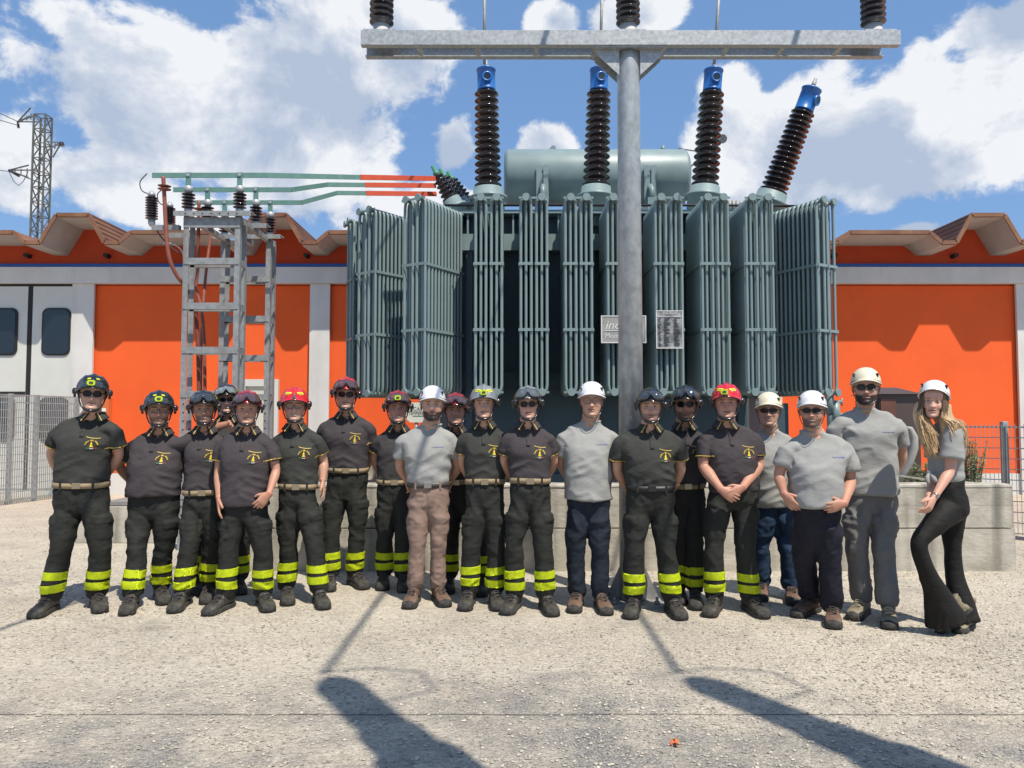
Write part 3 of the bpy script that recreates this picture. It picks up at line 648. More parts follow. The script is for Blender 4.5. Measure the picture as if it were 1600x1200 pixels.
# radiators
RH0, RH1, RL, NR = 0.0, 2.44, .86, 12     # local: bottom header z, top header z, length, rows
rz = Z(613, 9.4); RT = Z(310, 9.4) - rz
def tube_mesh(dx):
    b = MB(); t = RT
    if dx: path = [(0, 0, t), (dx * .55, 0, t + .0), (dx * .9, 0, t - .035), (dx, 0, t - .10), (dx, 0, t * .5), (dx, 0, .10), (dx * .9, 0, .035), (dx * .55, 0, .0), (0, 0, 0)]
    else: path = [(0, 0, t), (0, 0, t * .5), (0, 0, 0)]
    b.tube(path, .0195, 10, cap=False); return b
TUBES = {dx: tube_mesh(dx) for dx in (-.066, 0, .066)}
TM = {dx: TUBES[dx].mesh('tube') for dx in TUBES}
def header_mb():
    b = MB()
    b.tube([(-.1, .0, 0), (-.1, RL + .05, 0)], .030, 12)
    return b
HM = header_mb().mesh('header_pipes')
fb = MB()
for hx in (-.1, .1): fb.lathe((hx, -.075, 0), (hx, 5, 0), [(0, .047), (.004, .05), (.028, .05), (.03, .03), (.07, .03)], 24)
fb.box(-.19, .19, -.035, -.028, -.014, .014)
FM = fb.mesh('header_flange')
cb = MB()
for hx in (-.1, .1): cb.box(hx - .088, hx + .088, -.026, -.020, -.018, .018)
CM = cb.mesh('clamp_bar')
sb = MB(); sb.box(-.006, .006, 0, RL - .02, -.018, .018); SM = sb.mesh('side_clamp_bar')
for m_ in list(TM.values()) + [HM, FM, CM, SM]:
    m_.materials.append(TEAL)
def inst(name, me, parent, loc, rot=0):
    o = bpy.data.objects.new(name, me); COL.objects.link(o); o.parent = parent; o.location = loc; o.rotation_euler.z = rot; return o
def radiator(fx, fd, yaw, lat_ext=0.):
    """front centre at (fx, fd); yaw turns the length axis from +y"""
    r = inst('radiator', HM, tr, Vector((fx, fd, rz)) - T0, yaw)
    for z in (0, RT): inst('header_flange', FM, r, (0, 0, z))
    for (hx, z) in ((.2, 0), (0, RT), (.2, RT)): inst('header_pipe', HM, r, (hx, 0, z))
    step = RL / NR; bank = MB()
    for hx in (-.1, .1):
        for dx in (-.066, 0, .066):
            for k in range(NR):
                y = .01 + step * (k + (.5 if dx == 0 else 0))
                if k == 0 or (abs(hx + dx) > .15): inst('tube', TM[dx], r, (hx + dx - dx, y, 0) if False else (hx, y, 0))
                else:
                    t = TUBES[dx]; bank.add([(v[0] + hx, v[1] + y, v[2]) for v in t.v], t.f, True)
    me = bank.mesh('tube_bank'); me.materials.append(TEAL); o = inst('tube_bank', me, r, (0, 0, 0)); o['kind'] = 'stuff'
    for z in (RT * .66, RT * .32):
        inst('clamp_bar', CM, r, (0, 0, z))
        for sx in (-.19, .19): inst('side_clamp_bar', SM, r, (sx, 0, z))
    return r
for px in (763, 834.5, 905, 972, 1047.5, 1120.8, 1191): radiator(X(px, 9.4), 9.4, 0)
A0 = W(646, 655, 9.46); radiator(A0.x, A0.y, R(-31))
B0 = W(571, 655, 10.0); radiator(B0.x, B0.y, R(-38))
C0 = W(545, 655, 10.6); radiator(C0.x + .0, C0.y, R(-64))
D0 = W(1296, 655, 9.55); radiator(D0.x, D0.y, R(30))
# feed pipes from the headers into the tank
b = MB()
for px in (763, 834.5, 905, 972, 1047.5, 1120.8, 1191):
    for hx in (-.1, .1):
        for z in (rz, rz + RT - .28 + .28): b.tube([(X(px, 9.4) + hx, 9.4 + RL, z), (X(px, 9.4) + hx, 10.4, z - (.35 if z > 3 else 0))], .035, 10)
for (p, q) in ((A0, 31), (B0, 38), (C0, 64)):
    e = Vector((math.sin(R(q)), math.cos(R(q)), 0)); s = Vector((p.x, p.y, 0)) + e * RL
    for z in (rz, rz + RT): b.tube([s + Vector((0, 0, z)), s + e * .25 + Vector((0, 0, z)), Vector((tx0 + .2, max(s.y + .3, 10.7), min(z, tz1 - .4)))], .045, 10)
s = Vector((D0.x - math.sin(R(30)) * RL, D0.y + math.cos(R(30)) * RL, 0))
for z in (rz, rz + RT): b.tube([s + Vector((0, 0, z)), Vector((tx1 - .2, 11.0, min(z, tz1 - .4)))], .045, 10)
b.build('feed_pipe', TEAL_SHADED, tr, kind='stuff')
# valves hanging under the right radiator
for (px, py) in ((1296, 628), (1306, 648)):
    b = MB(); a = W(px, py, 9.62); b.tube([a + Vector((0, 0, .16)), a, a - Vector((0, 0, .16))], [.045, .06, .045], 12); b.tube([a, a + Vector((.16, 0, 0))], .02, 8); b.tube([a + Vector((.16, 0, -.05)), a + Vector((.16, 0, .05))], .012, 8); b.build('valve', TEAL, tr)
b = MB(); b.tube([W(1296, 625, 9.62), W(1298, 700, 9.62), W(1240, 705, 9.9)], .04, 10); b.build('drain_pipe', TEAL_SHADED, tr)
b = MB(); b.box(X(1205, 9.9), X(1232, 9.9), 9.9, 10.2, Z(720, 9.9), Z(630, 9.9)); b.build('control_box', TEAL_SHADED, tr)
# little fittings on the cover
for px in (1132, 1140, 1152, 1146):
    b = MB(); a = W(px, 318, 10.6); b.tube([a - Vector((0, 0, .12)), a + Vector((0, 0, .04))], .03, 10); b.tube([a + Vector((-.05, 0, .0)), a + Vector((.05, 0, .0))], .022, 8); b.build('valve', GALVD, tr)

# conservator
cz = Z(278, 11.9); cr_ = .445; cxa, cxb = X(787, 11.9), X(1077, 11.9)
b = MB(); pr = [(0, .05), (.004, .25), (.012, .38), (.05, cr_ - .01), (.08, cr_), (cxb - cxa - .08, cr_), (cxb - cxa - .05, cr_ - .01), (cxb - cxa - .012, .38), (cxb - cxa - .004, .25), (cxb - cxa, .05)]
b.lathe((cxa, 11.9, cz), (cxb, 11.9, cz), pr, 48); cons = b.build('conservator', TEAL, tr)
for px in (848, 1018):
    b = MB(); x = X(px, 11.5)
    for s_ in (-.055, .055): b.beam((x + s_, 11.42, Z(318, 11.4)), (x + s_, 11.42, Z(258, 11.4)), .014, .08, up=(1, 0, 0))
    b.box(x - .048, x + .048, 11.44, 11.455, Z(318, 11.4), Z(268, 11.4)); b.build('strut', TEAL, tr)
    b = MB(); b.tube([(x, 11.35, Z(318, 11.4)), (x - .0, 11.3, Z(300, 11.4)), (x + .0, 11.45, Z(290, 11.4))], .05, 12); b.build('pipe', TEAL, tr)
    b = MB(); b.box(x - .08, x + .08, 11.2, 12.3, tz1 - .2, Z(314, 11.4)); b.build('saddle', TEAL, tr)
b = MB(); x = X(864, 11.9); b.prism([(x - .09, cz + cr_ - .02), (x + .07, cz + cr_ - .02), (x + .05, cz + cr_ + .08), (x, cz + cr_ + .09)], 11.89, 11.905); x = X(1040, 11.9); b.tube([(x, 11.9, cz + cr_ - .02), (x, 11.9, cz + cr_ + .08)], .035, 10); b.build('lifting_lug', TEAL, cons)
b = MB(); b.tube([W(1078, 262, 11.9), W(1090, 250, 11.8), W(1100, 238, 11.7), W(1060, 232, 11.9)], .012, 6); b.tube([W(1128, 217, 11.6), W(1129, 217, 11.5)], .07, 16); b.build('gauge', GALVD, tr)

# bushings
def bushing(base, top, r0, r1, n, lname, m=BROWNP, cap=True, port=(-.3, -1)):
    base = Vector(base); top = Vector(top); L_ = (top - base).length; d = (top - base).normalized()
    b = MB(); b.lathe(base - d * .02, top, [(-.45, r0 * 1.2), (0, r0 * 1.2), (.001, r0 * 1.4), (.035, r0 * 1.4), (.04, r0 * 1.12), (.16, r0 * 1.08), (.17, r0 * .8)], 28); t = b.build('bushing', TEAL, tr)
    Lp = L_ - (.33 if cap else .06)
    pr = []; h = (Lp - .13) / n
    for i in range(n):
        a = .13 + i * h; k = i / (n - 1); rc = (r0 + (r1 - r0) * k) * .62; rs = r0 + (r1 - r0) * k
        pr += [(a, rc), (a + h * .25, rc + (rs - rc) * .35), (a + h * .45, rs * .97), (a + h * .55, rs), (a + h * .64, rs * .96), (a + h * .72, rc * 1.1), (a + h * .95, rc)]
    b = MB(); b.lathe(base, top, pr, 32); b.build('porcelain', m, t)
    if cap:
        b = MB(); rc = .135; b.lathe(base, top, [(Lp, rc * .88), (Lp + .012, rc), (Lp + .022, rc), (Lp + .025, rc * .97), (L_ - .035, rc * .97), (L_ - .03, rc * 1.04), (L_ - .012, rc * 1.04), (L_, rc * .9)], 28)
        c = b.build('cap', BLUEC, t)
        mid_ = base + d * (L_ - .17); pd = Vector((port[0], port[1], 0)).normalized(); pd = (pd - d * pd.dot(d)).normalized()
        b = MB(); b.lathe(mid_ + pd * .1, mid_ + pd, [(0, .072), (.055, .072), (.056, .05), (.045, .049)], 24); b.build('port_ring', BLUEC, c)
        b = MB(); b.lathe(mid_ + pd * .14, mid_ + pd, [(0, .048), (.008, .048)], 20); b.build('port_glass', DARKG, c)
        b = MB(); b.lathe(base, top, [(L_, .03), (L_ + .10, .03), (L_ + .101, .022), (L_ + .14, .022)], 12); b.build('terminal', GALVD, c)
    return t
bd = 10.55
bushing(W(763, 310, bd), W(759.5, 108, bd), .195, .175, 14, '1', port=(.12, -1))
bushing(W(931, 308, bd), W(936.5, 108, bd), .195, .175, 14, '2', port=(.12, -1))
bushing(W(1100, 308, bd), W(1115, 109, bd), .195, .175, 14, '3', port=(.1, -1))
bushing(W(1202, 316, bd), W(1269, 138, bd - .25), .195, .165, 16, '4', port=(.95, -.9))
for i, (a, c) in enumerate((((712, 325), (680, 268)), ((724, 326), (692, 272)), ((736, 327), (704, 276)))):
    dd = 10.7 + i * .35
    t = bushing(W(*a, dd), W(*c, dd), .125, .085, 6, 'lv', cap=False)
    A_, B_ = W(*a, dd), W(*c, dd); q = MB(); L_ = (B_ - A_).length; q.lathe(A_, B_, [(L_ - .07, .05), (L_ - .02, .05), (L_, .03), (L_ + .09, .025)], 12); q.build('terminal', mat('green_clamp', (.05, .22, .12), .5), t)
# vertical rods from the caps upwards
for i, (pa, pb) in enumerate((((757, 100), (757, -25)), ((938, 98), (941, -25)), ((1116, 100), (1124.5, -25)))):
    b = MB(); b.tube([W(*pa, 10.45), W(*pb, 10.3)], .022, 10); tag(b.build('riser_rod', GALVD), ('left', 'middle', 'right')[i] + ' aluminium rod rising from a blue bushing cap past the overhead beam', 'rod', 'riser rods above the blue caps')

# ------------------------------------------------------------ plates and signs
def text_mb(s, size, loc, mat_, parent, name='lettering', shear=0., bold=.0, sx=1.):
    cu = bpy.data.curves.new('t', 'FONT'); cu.body = s; cu.size = size; cu.align_x = 'LEFT'; cu.extrude = .0008; cu.shear = shear; cu.offset = bold; cu.resolution_u = 3
    o = bpy.data.objects.new('t', cu); COL.objects.link(o); bpy.context.view_layer.update()
    me = bpy.data.meshes.new_from_object(o.evaluated_get(bpy.context.evaluated_depsgraph_get())); bpy.data.objects.remove(o)
    M = Matrix(((sx, 0, 0, 0), (0, 0, -1, 0), (0, 1, 0, 0), (0, 0, 0, 1))); me.transform(M)
    q = bpy.data.objects.new(name, me); COL.objects.link(q); me.materials.clear(); me.materials.append(mat_)
    q.parent = parent; off = Vector((0, 0, 0)); p = parent
    while p is not None: off += p.location; p = p.parent
    q.location = Vector(loc) - off; return q
PLATE = mat('aluminium_plate', (.33, .32, .30), .55, metal=.15, var=.12, vscale=9)
PRINTW = mat('pale_print', (.66, .66, .63), .6); PRINTD = mat('dark_print', (.05, .05, .05), .6)
x0, x1, z0, z1 = X(940, 9.3), X(1011, 9.3), Z(536, 9.3), Z(493, 9.3)
b = MB(); b.box(x0, x1, 9.305, 9.312, z0, z1); pl = b.build('maker_plate', PLATE, tr)
b = MB()
for (a0, a1, c0, c1) in ((x0, x1, z0, z0 + .012), (x0, x1, z1 - .012, z1), (x0, x0 + .012, z0 + .0125, z1 - .0125), (x1 - .012, x1, z0 + .0125, z1 - .0125)): b.box(a0, a1, 9.299, 9.304, c0, c1)
b.build('plate_edge', PRINTW, pl)
text_mb('indelve', .155, (X(946, 9.3), 9.302, Z(514, 9.3)), PRINTW, pl, shear=.28)
b = MB(); b.box(X(945, 9.3), X(1005, 9.3), 9.3, 9.304, Z(517, 9.3), Z(516, 9.3)); b.build('rule', PRINTW, pl)
text_mb('Monse', .085, (X(946, 9.3), 9.302, Z(528, 9.3)), PRINTW, pl)
x0, x1, z0, z1 = X(1026.5, 9.3), X(1069, 9.3), Z(544.5, 9.3), Z(485, 9.3)
b = MB(); b.box(x0, x1, 9.305, 9.312, z0, z1); pl = b.build('rating_plate', mat('worn_plate', (.10, .10, .10), .5, metal=.2, col2=(.46, .46, .45), vscale=8, stretch=(1, 1, .7)), tr)
b = MB()
for (a0, a1, c0, c1) in ((x0, x1, z0, z0 + .01), (x0, x1, z1 - .01, z1), (x0, x0 + .01, z0 + .0105, z1 - .0105), (x1 - .01, x1, z0 + .0105, z1 - .0105), (x0 + .012, x1 - .012, z1 - .08, z1 - .075)): b.box(a0, a1, 9.299, 9.304, c0, c1)
b.build('plate_edge', PRINTW, pl)
text_mb('INDELVE', .05, (X(1037, 9.3), 9.302, Z(491, 9.3)), PRINTW, pl)
b = MB(); r_ = random.Random(5)
for k in range(26):
    z = z1 - .1 - k * .0138
    for (a, w_) in ((.02, .05), (.09, .09), (.21, .1)): b.box(x0 + a + r_.uniform(0, .02), x0 + a + w_ * r_.uniform(.4, 1), 9.3005, 9.304, z, z + .005)
b.build('print_rows', PRINTD, pl)
sg = MB(); x0, x1, z0, z1 = X(634, 8.9), X(684, 8.9), Z(660, 8.9), Z(629, 8.9); c = .05
sg.prism([(x0 + c, z0), (x1 - c, z0), (x1, z0 + c), (x1, z1 - c), (x1 - c, z1), (x0 + c, z1), (x0, z1 - c), (x0, z0 + c)], 8.9, 8.906)
sgo = tag(sg.build('notice_sign', mat('cream_sign', (.62, .61, .50), .6, var=.04)), 'cream notice sign with dark capitals, half hidden behind the bearded man in grey', 'sign')
PR2 = mat('sign_print', (.12, .11, .09), .6)
text_mb('CAMBIO', .062, (X(645, 8.9), 8.897, Z(641.5, 8.9)), PR2, sgo); text_mb('TEMPERATORE', .058, (X(638, 8.9), 8.897, Z(648, 8.9)), PR2, sgo, sx=.8); 
b = MB(); b.box(X(645, 8.9), X(663, 8.9), 8.897, 8.8995, Z(650.6, 8.9), Z(649.6, 8.9)); b.build('rule', PR2, sgo)
b = MB(); b.tube([(X(650, 8.9), 8.93, 0), (X(650, 8.9), 8.93, Z(632, 8.9))], .02, 8); b.build('sign_post', GALVD, sgo)
# cabinet, elephant-trunk duct and shrubs on the right
cd = 8.6; x0, x1 = X(1372, cd), X(1424, cd); zt_ = Z(612, cd)
cab = empty('brown_cabinet', 'brown metal cabinet with a hipped cap behind the tall man at the right', 'cabinet', ((x0 + x1) / 2, cd, .45))
b = MB(); b.box(x0 + .02, X(1416, cd) + .16, cd, cd + .6, .45, zt_ - .03); b.build('body', BROWNM, cab)
b = MB(); xm = (x0 + X(1440, cd)) / 2; b.add([(x0 - .03, cd - .05, zt_ - .028), (X(1440, cd), cd - .05, zt_ - .028), (X(1440, cd), cd + .65, zt_ - .028), (x0 - .03, cd + .65, zt_ - .028), (xm - .12, cd + .3, zt_ + .06), (xm + .12, cd + .3, zt_ + .06)], [(0, 1, 5, 4), (1, 2, 5), (2, 3, 4, 5), (3, 0, 4), (3, 2, 1, 0)]); b.build('cap', BROWNM, cab)
b = MB(); b.box(x0 + .03, X(1400, cd), cd - .012, cd - .001, .6, zt_ - .08); b.build('door', mat('rust_door', (.13, .05, .032), .5, var=.2), cab)
q = MB(); pts = [W(1415, 668, 7.9), W(1422, 670, 7.9), W(1428, 683, 7.9), W(1428, 700, 7.9), W(1421, 722, 7.92), W(1412, 740, 7.95), W(1400, 762, 8.0), W(1396, 800, 8.05)]
q.tube(pts, [.018, .03, .040, .044, .040, .034, .03, .03], 14); tag(q.build('grey_duct', mat('grey_duct_paint', (.32, .31, .28), .6, var=.08)), 'curved grey flexible duct behind the tall man at the right', 'duct')
b = MB(); b.beam(W(1398, 742, 7.85), W(1452, 750, 7.85), .08, .02); tag(b.build('timber_edging', BASINC), 'pale edging strip behind the concrete wall near the shrub', 'edging')
LEAF = mat('shrub_needle', (.10, .13, .055), .7, col2=(.21, .22, .11), vscale=9, island=.35)
def shrub(px, d, h, w, label, seed):
    r_ = random.Random(seed); x = X(px, d); st = MB(); lf = MB(); rt = empty('rosemary_shrub', label, 'shrub', (x, d, .45), 'shrubs behind the concrete wall')
    for k in range(34):
        a = r_.uniform(0, 6.28); t = r_.uniform(.15, 1) * w; p = [Vector((x, d, .45))]; q = Vector((x + math.cos(a) * t, d + math.sin(a) * t * .8, .45 + h * r_.uniform(.55, 1)))
        m = (p[0] + q) / 2 + Vector((0, 0, -.08)); st.tube([p[0], m, q], [.008, .005, .002], 5, cap=False)
        for j in range(120):
            u = r_.uniform(.25, 1); c = p[0].lerp(m, u * 2) if u < .5 else m.lerp(q, u * 2 - 1)
            dv = Vector((r_.uniform(-1, 1), r_.uniform(-1, 1), r_.uniform(-.2, 1.2))).normalized(); e = dv.orthogonal().normalized() * .0055; L_ = r_.uniform(.03, .06)
            lf.add([c - e, c + e, c + dv * L_], [(0, 1, 2)])
    st.build('stem', mat('shrub_stem', (.10, .075, .05), .8), rt); lf.build('foliage', LEAF, rt, kind='stuff', fix=False)
shrub(1436, 8.25, .62, .22, 'small grey-green needle shrub between the tall man and the blonde woman', 3)
shrub(1512, 8.2, .86, .22, 'taller grey-green needle shrub just right of the blonde woman', 8)
shrub(1470, 8.5, .5, .3, 'low grey-green needle shrub mostly hidden behind the blonde woman', 12)

# ============================================================ people
def _hash(ix, iy, iz, s):
    h = (ix * 374761393 + iy * 668265263 + iz * 2147483647 + s * 144665) & 0xffffffff
    h = ((h ^ (h >> 13)) * 1274126177) & 0xffffffff
    return ((h ^ (h >> 16)) & 0xffff) / 32767.5 - 1
def vn(P, s=0):
    """smooth value noise on an (n, 3) array, about -1..1"""
    P = np.asarray(P, float); I = np.floor(P).astype(np.int64); f = P - I; f = f * f * (3 - 2 * f); r = 0
    for dx in (0, 1):
        for dy in (0, 1):
            for dz in (0, 1):
                w = (f[:, 0] if dx else 1 - f[:, 0]) * (f[:, 1] if dy else 1 - f[:, 1]) * (f[:, 2] if dz else 1 - f[:, 2])
                r = r + w * _hash(I[:, 0] + dx, I[:, 1] + dy, I[:, 2] + dz, s)
    return r
def ridge(P, s=0): return 1 - 2 * np.abs(vn(P, s))
def sstep(a, b, x): t = np.clip((x - a) / (b - a), 0, 1); return t * t * (3 - 2 * t)

def crom(pts, n):
    """smooth resampling of rows"""
    A = np.array(pts, float); m = len(A); out = []
    for i in range(m - 1):
        a, b, c, d = A[max(i-1, 0)], A[i], A[i+1], A[min(i+2, m-1)]
        for k in range(n):
            t = k / n; out.append(.5 * (2 * b + (c - a) * t + (2 * a - 5 * b + 4 * c - d) * t * t + (-a + 3 * b - 3 * c + d) * t ** 3))
    out.append(A[-1]); return np.array(out)

class Geo:
    def __init__(s): s.v = []; s.f = []; s.n = 0
    def add(s, V, Fc): s.v.append(np.asarray(V, float)); s.f += [tuple(i + s.n for i in f) for f in Fc]; s.n += len(V); return s
    def rings(s, Rg):
        """Rg: (m, n, 3) rings, capped"""
        m, n, _ = Rg.shape
        fs = [(i*n+k, i*n+(k+1) % n, (i+1)*n+(k+1) % n, (i+1)*n+k) for i in range(m-1) for k in range(n)]
        fs += [tuple(range(n-1, -1, -1)), tuple((m-1)*n + k for k in range(n))]
        return s.add(Rg.reshape(-1, 3), fs)
    def torso(s, lev, yaw=0., n=32, sub=4, p=2.4):
        """lev rows: cx, cy, z, half width, front depth, back depth"""
        L = crom(lev, sub); t = np.arange(n) * 2 * np.pi / n; c, q = np.cos(t), np.sin(t)
        cx = np.sign(c) * np.abs(c) ** (2 / p); cy = np.sign(q) * np.abs(q) ** (2 / p); Rg = np.zeros((len(L), n, 3))
        for i, (x, y, z, a, bf, bb) in enumerate(L):
            lx = a * cx; ly = np.where(cy < 0, bf, bb) * cy
            Rg[i, :, 0] = x + lx * math.cos(yaw) - ly * math.sin(yaw); Rg[i, :, 1] = y + lx * math.sin(yaw) + ly * math.cos(yaw); Rg[i, :, 2] = z
        return s.rings(Rg)
    def limb(s, pts, sub=4, n=18, ref=(0, -1, 0)):
        """pts rows: x, y, z, radius side, radius front"""
        A = crom([tuple(p) if len(p) == 5 else tuple(p) + (p[3],) for p in pts], sub); m = len(A); P = A[:, :3]
        T = np.gradient(P, axis=0); T /= np.linalg.norm(T, axis=1)[:, None] + 1e-9
        t = np.arange(n) * 2 * np.pi / n; Rg = np.zeros((m, n, 3)); rf = np.array(ref, float)
        for i in range(m):
            f = rf - T[i] * rf.dot(T[i]); 
            if np.linalg.norm(f) < .15: f = np.array((0, 0, 1.)) - T[i] * T[i][2]
            f /= np.linalg.norm(f); sd = np.cross(T[i], f)
            Rg[i] = P[i] + np.outer(np.cos(t), sd) * A[i, 3] + np.outer(np.sin(t), f) * A[i, 4]
        return s.rings(Rg)
    def ball(s, c, r, n=14, m=9, rot=None):
        th = np.linspace(.08, np.pi - .08, m); t = np.arange(n) * 2 * np.pi / n
        V = np.stack([np.outer(np.sin(th), np.cos(t)) * r[0], np.outer(np.sin(th), np.sin(t)) * r[1], np.outer(np.cos(th), np.ones(n)) * r[2]], -1)
        if rot is not None: V = V @ np.array(rot).T
        return s.rings(V + np.array(c))
    def mesh(s, name='m'):
        me = bpy.data.meshes.new(name); V = np.concatenate(s.v); me.from_pydata(V.tolist(), [], s.f); me.update(); return me

def remeshed(geo, vox, smooth=3, fac=.5):
    me = geo.mesh(); o = bpy.data.objects.new('tmp', me); COL.objects.link(o)
    m = o.modifiers.new('r', 'REMESH'); m.mode = 'VOXEL'; m.voxel_size = vox; m.use_smooth_shade = True
    if smooth:
        q = o.modifiers.new('s', 'SMOOTH'); q.factor = fac; q.iterations = smooth
    dg = bpy.context.evaluated_depsgraph_get(); out = bpy.data.meshes.new_from_object(o.evaluated_get(dg)); bpy.data.objects.remove(o); bpy.data.meshes.remove(me)
    return out
def mv(me): a = np.empty(len(me.vertices) * 3); me.vertices.foreach_get('co', a); return a.reshape(-1, 3)
def mn_(me): a = np.empty(len(me.vertices) * 3); me.vertex_normals.foreach_get('vector', a); return a.reshape(-1, 3)
def setv(me, V): me.vertices.foreach_set('co', np.ascontiguousarray(V, dtype=float).reshape(-1)); me.update()
def smooth_all(me): me.polygons.foreach_set('use_smooth', [True] * len(me.polygons)); me.update()
def setcol(me, C, name='tint'):
    a = me.color_attributes.new(name, 'FLOAT_COLOR', 'POINT'); D = np.ones((len(me.vertices), 4)); D[:, :3] = C; a.data.foreach_set('color', D.reshape(-1))

# ---- materials with a colour attribute (skin, lips, beard shadow)
def skin_mat():
    m = bpy.data.materials.new('skin'); m.use_nodes = True; N = m.node_tree.nodes; L = m.node_tree.links; bs = N['Principled BSDF']
    at = N.new('ShaderNodeAttribute'); at.attribute_name = 'tint'
    n = N.new('ShaderNodeTexNoise'); n.inputs['Scale'].default_value = 45; n.inputs['Detail'].default_value = 4
    tc = N.new('ShaderNodeTexCoord'); L.new(tc.outputs['Object'], n.inputs[0])
    r = N.new('ShaderNodeMapRange'); r.inputs[3].default_value = .86; r.inputs[4].default_value = 1.12; L.new(n.outputs[0], r.inputs[0])
    mx = N.new('ShaderNodeMix'); mx.data_type = 'RGBA'; mx.blend_type = 'MULTIPLY'; mx.inputs[0].default_value = 1; L.new(at.outputs['Color'], mx.inputs[6]); L.new(r.outputs[0], mx.inputs[7])
    L.new(mx.outputs[2], bs.inputs['Base Color']); bs.inputs['Roughness'].default_value = .48; bs.inputs['Specular IOR Level'].default_value = .4
    bs.inputs['Subsurface Weight'].default_value = .12; bs.inputs['Subsurface Radius'].default_value = (.010, .004, .002); bs.inputs['Subsurface Scale'].default_value = .6
    b = N.new('ShaderNodeBump'); b.inputs['Strength'].default_value = .12; b.inputs['Distance'].default_value = .002; n2 = N.new('ShaderNodeTexNoise'); n2.inputs['Scale'].default_value = 260; L.new(tc.outputs['Object'], n2.inputs[0]); L.new(n2.outputs[0], b.inputs['Height']); L.new(b.outputs[0], bs.inputs['Normal'])
    return m
SKIN = skin_mat()
def cloth(name, c, rough=.85, wv=520, bs_=.25, var=.10, sheen=.0, fold=.5):
    if name in MATS: return MATS[name]
    m = bpy.data.materials.new(name); m.use_nodes = True; MATS[name] = m; N = m.node_tree.nodes; L = m.node_tree.links; b = N['Principled BSDF']
    b.inputs['Roughness'].default_value = rough; b.inputs['Specular IOR Level'].default_value = .25
    if sheen: b.inputs['Sheen Weight'].default_value = sheen; b.inputs['Sheen Roughness'].default_value = .4
    tc = N.new('ShaderNodeTexCoord'); n = N.new('ShaderNodeTexNoise'); n.inputs['Scale'].default_value = 7; n.inputs['Detail'].default_value = 7; n.inputs['Roughness'].default_value = .65; L.new(tc.outputs['Object'], n.inputs[0])
    r = N.new('ShaderNodeMapRange'); r.inputs[1].default_value = .3; r.inputs[2].default_value = .7; r.inputs[3].default_value = 1 - var; r.inputs[4].default_value = 1 + var; L.new(n.outputs[0], r.inputs[0])
    mx = N.new('ShaderNodeMix'); mx.data_type = 'RGBA'; mx.blend_type = 'MULTIPLY'; mx.inputs[0].default_value = 1; mx.inputs[6].default_value = (*c, 1); L.new(r.outputs[0], mx.inputs[7]); L.new(mx.outputs[2], b.inputs['Base Color'])
    mp = N.new('ShaderNodeMapping'); mp.inputs['Scale'].default_value = (8, 8, 15); mp.inputs['Rotation'].default_value = (0, .35, 0); L.new(tc.outputs['Object'], mp.inputs[0])
    f = N.new('ShaderNodeTexNoise'); f.inputs['Scale'].default_value = 1; f.inputs['Detail'].default_value = 4; f.inputs['Roughness'].default_value = .55; f.inputs['Distortion'].default_value = .3; L.new(mp.outputs[0], f.inputs[0])
    w = N.new('ShaderNodeTexNoise'); w.inputs['Scale'].default_value = wv; L.new(tc.outputs['Object'], w.inputs[0])
    b1 = N.new('ShaderNodeBump'); b1.inputs['Strength'].default_value = fold; b1.inputs['Distance'].default_value = .02; L.new(f.outputs[0], b1.inputs['Height'])
    b2 = N.new('ShaderNodeBump'); b2.inputs['Strength'].default_value = bs_; b2.inputs['Distance'].default_value = .002; L.new(w.outputs[0], b2.inputs['Height']); L.new(b1.outputs[0], b2.inputs['Normal']); L.new(b2.outputs[0], b.inputs['Normal'])
    return m
POLO = {'a': cloth('polo_charcoal', (.047, .043, .044), var=.12), 'b': cloth('polo_olive', (.043, .044, .039), var=.12), 'c': cloth('polo_faded', (.055, .047, .050), var=.14)}
TROU = cloth('work_trousers', (.024, .025, .0215), .8, var=.16)
GREYT = cloth('grey_cotton', (.30, .30, .285), .9, var=.04, fold=.35)
KHAKI = cloth('dusty_pink_chino', (.255, .175, .14), .85, var=.06)
JEAN = cloth('dark_denim', (.016, .021, .032), .8, var=.25); JEANB = cloth('blue_denim', (.018, .038, .075), .8, var=.4); NAVY = cloth('navy_trousers', (.014, .014, .024), .75, var=.2)
GREYW = cloth('grey_work_trousers', (.17, .165, .155), .8, var=.12); BLACKT = cloth('black_stretch', (.012, .011, .010), .7, var=.15)
BAND = mat('lime_reflective', (.80, .95, .02), .55, var=.10, vscale=30, bump=.2, bscale=90)
bsn = BAND.node_tree.nodes['Principled BSDF']; bsn.inputs['Emission Strength'].default_value = 0
BELT = mat('tan_belt', (.27, .20, .115), .7, var=.12, vscale=60, bump=.2); BELTB = mat('black_belt', (.013, .013, .013), .5); BELTD = mat('brown_belt', (.06, .05, .045), .5)
BRASS = mat('buckle', (.36, .29, .19), .35, metal=.6)
YELT = mat('yellow_trim', (.62, .46, .12), .7); YELP = mat('yellow_print', (.72, .50, .02), .6)
BOOTB = mat('black_boot_leather', (.018, .017, .016), .55, col2=(.075, .068, .058), vscale=14, bump=.3, bscale=60); SOLEB = mat('black_sole', (.014, .014, .013), .8, col2=(.06, .055, .048), vscale=20, bump=.2)
BOOTR = mat('brown_boot_suede', (.085, .045, .03), .8, col2=(.17, .105, .07), vscale=16, bump=.3); BOOTG = mat('khaki_boot_suede', (.14, .115, .075), .85, col2=(.27, .23, .15), vscale=14, bump=.3)
LACE = mat('lace', (.045, .04, .035), .8); LACEC = mat('cream_lace', (.35, .31, .22), .8); SOLER = mat('red_sole_edge', (.35, .05, .04), .7)
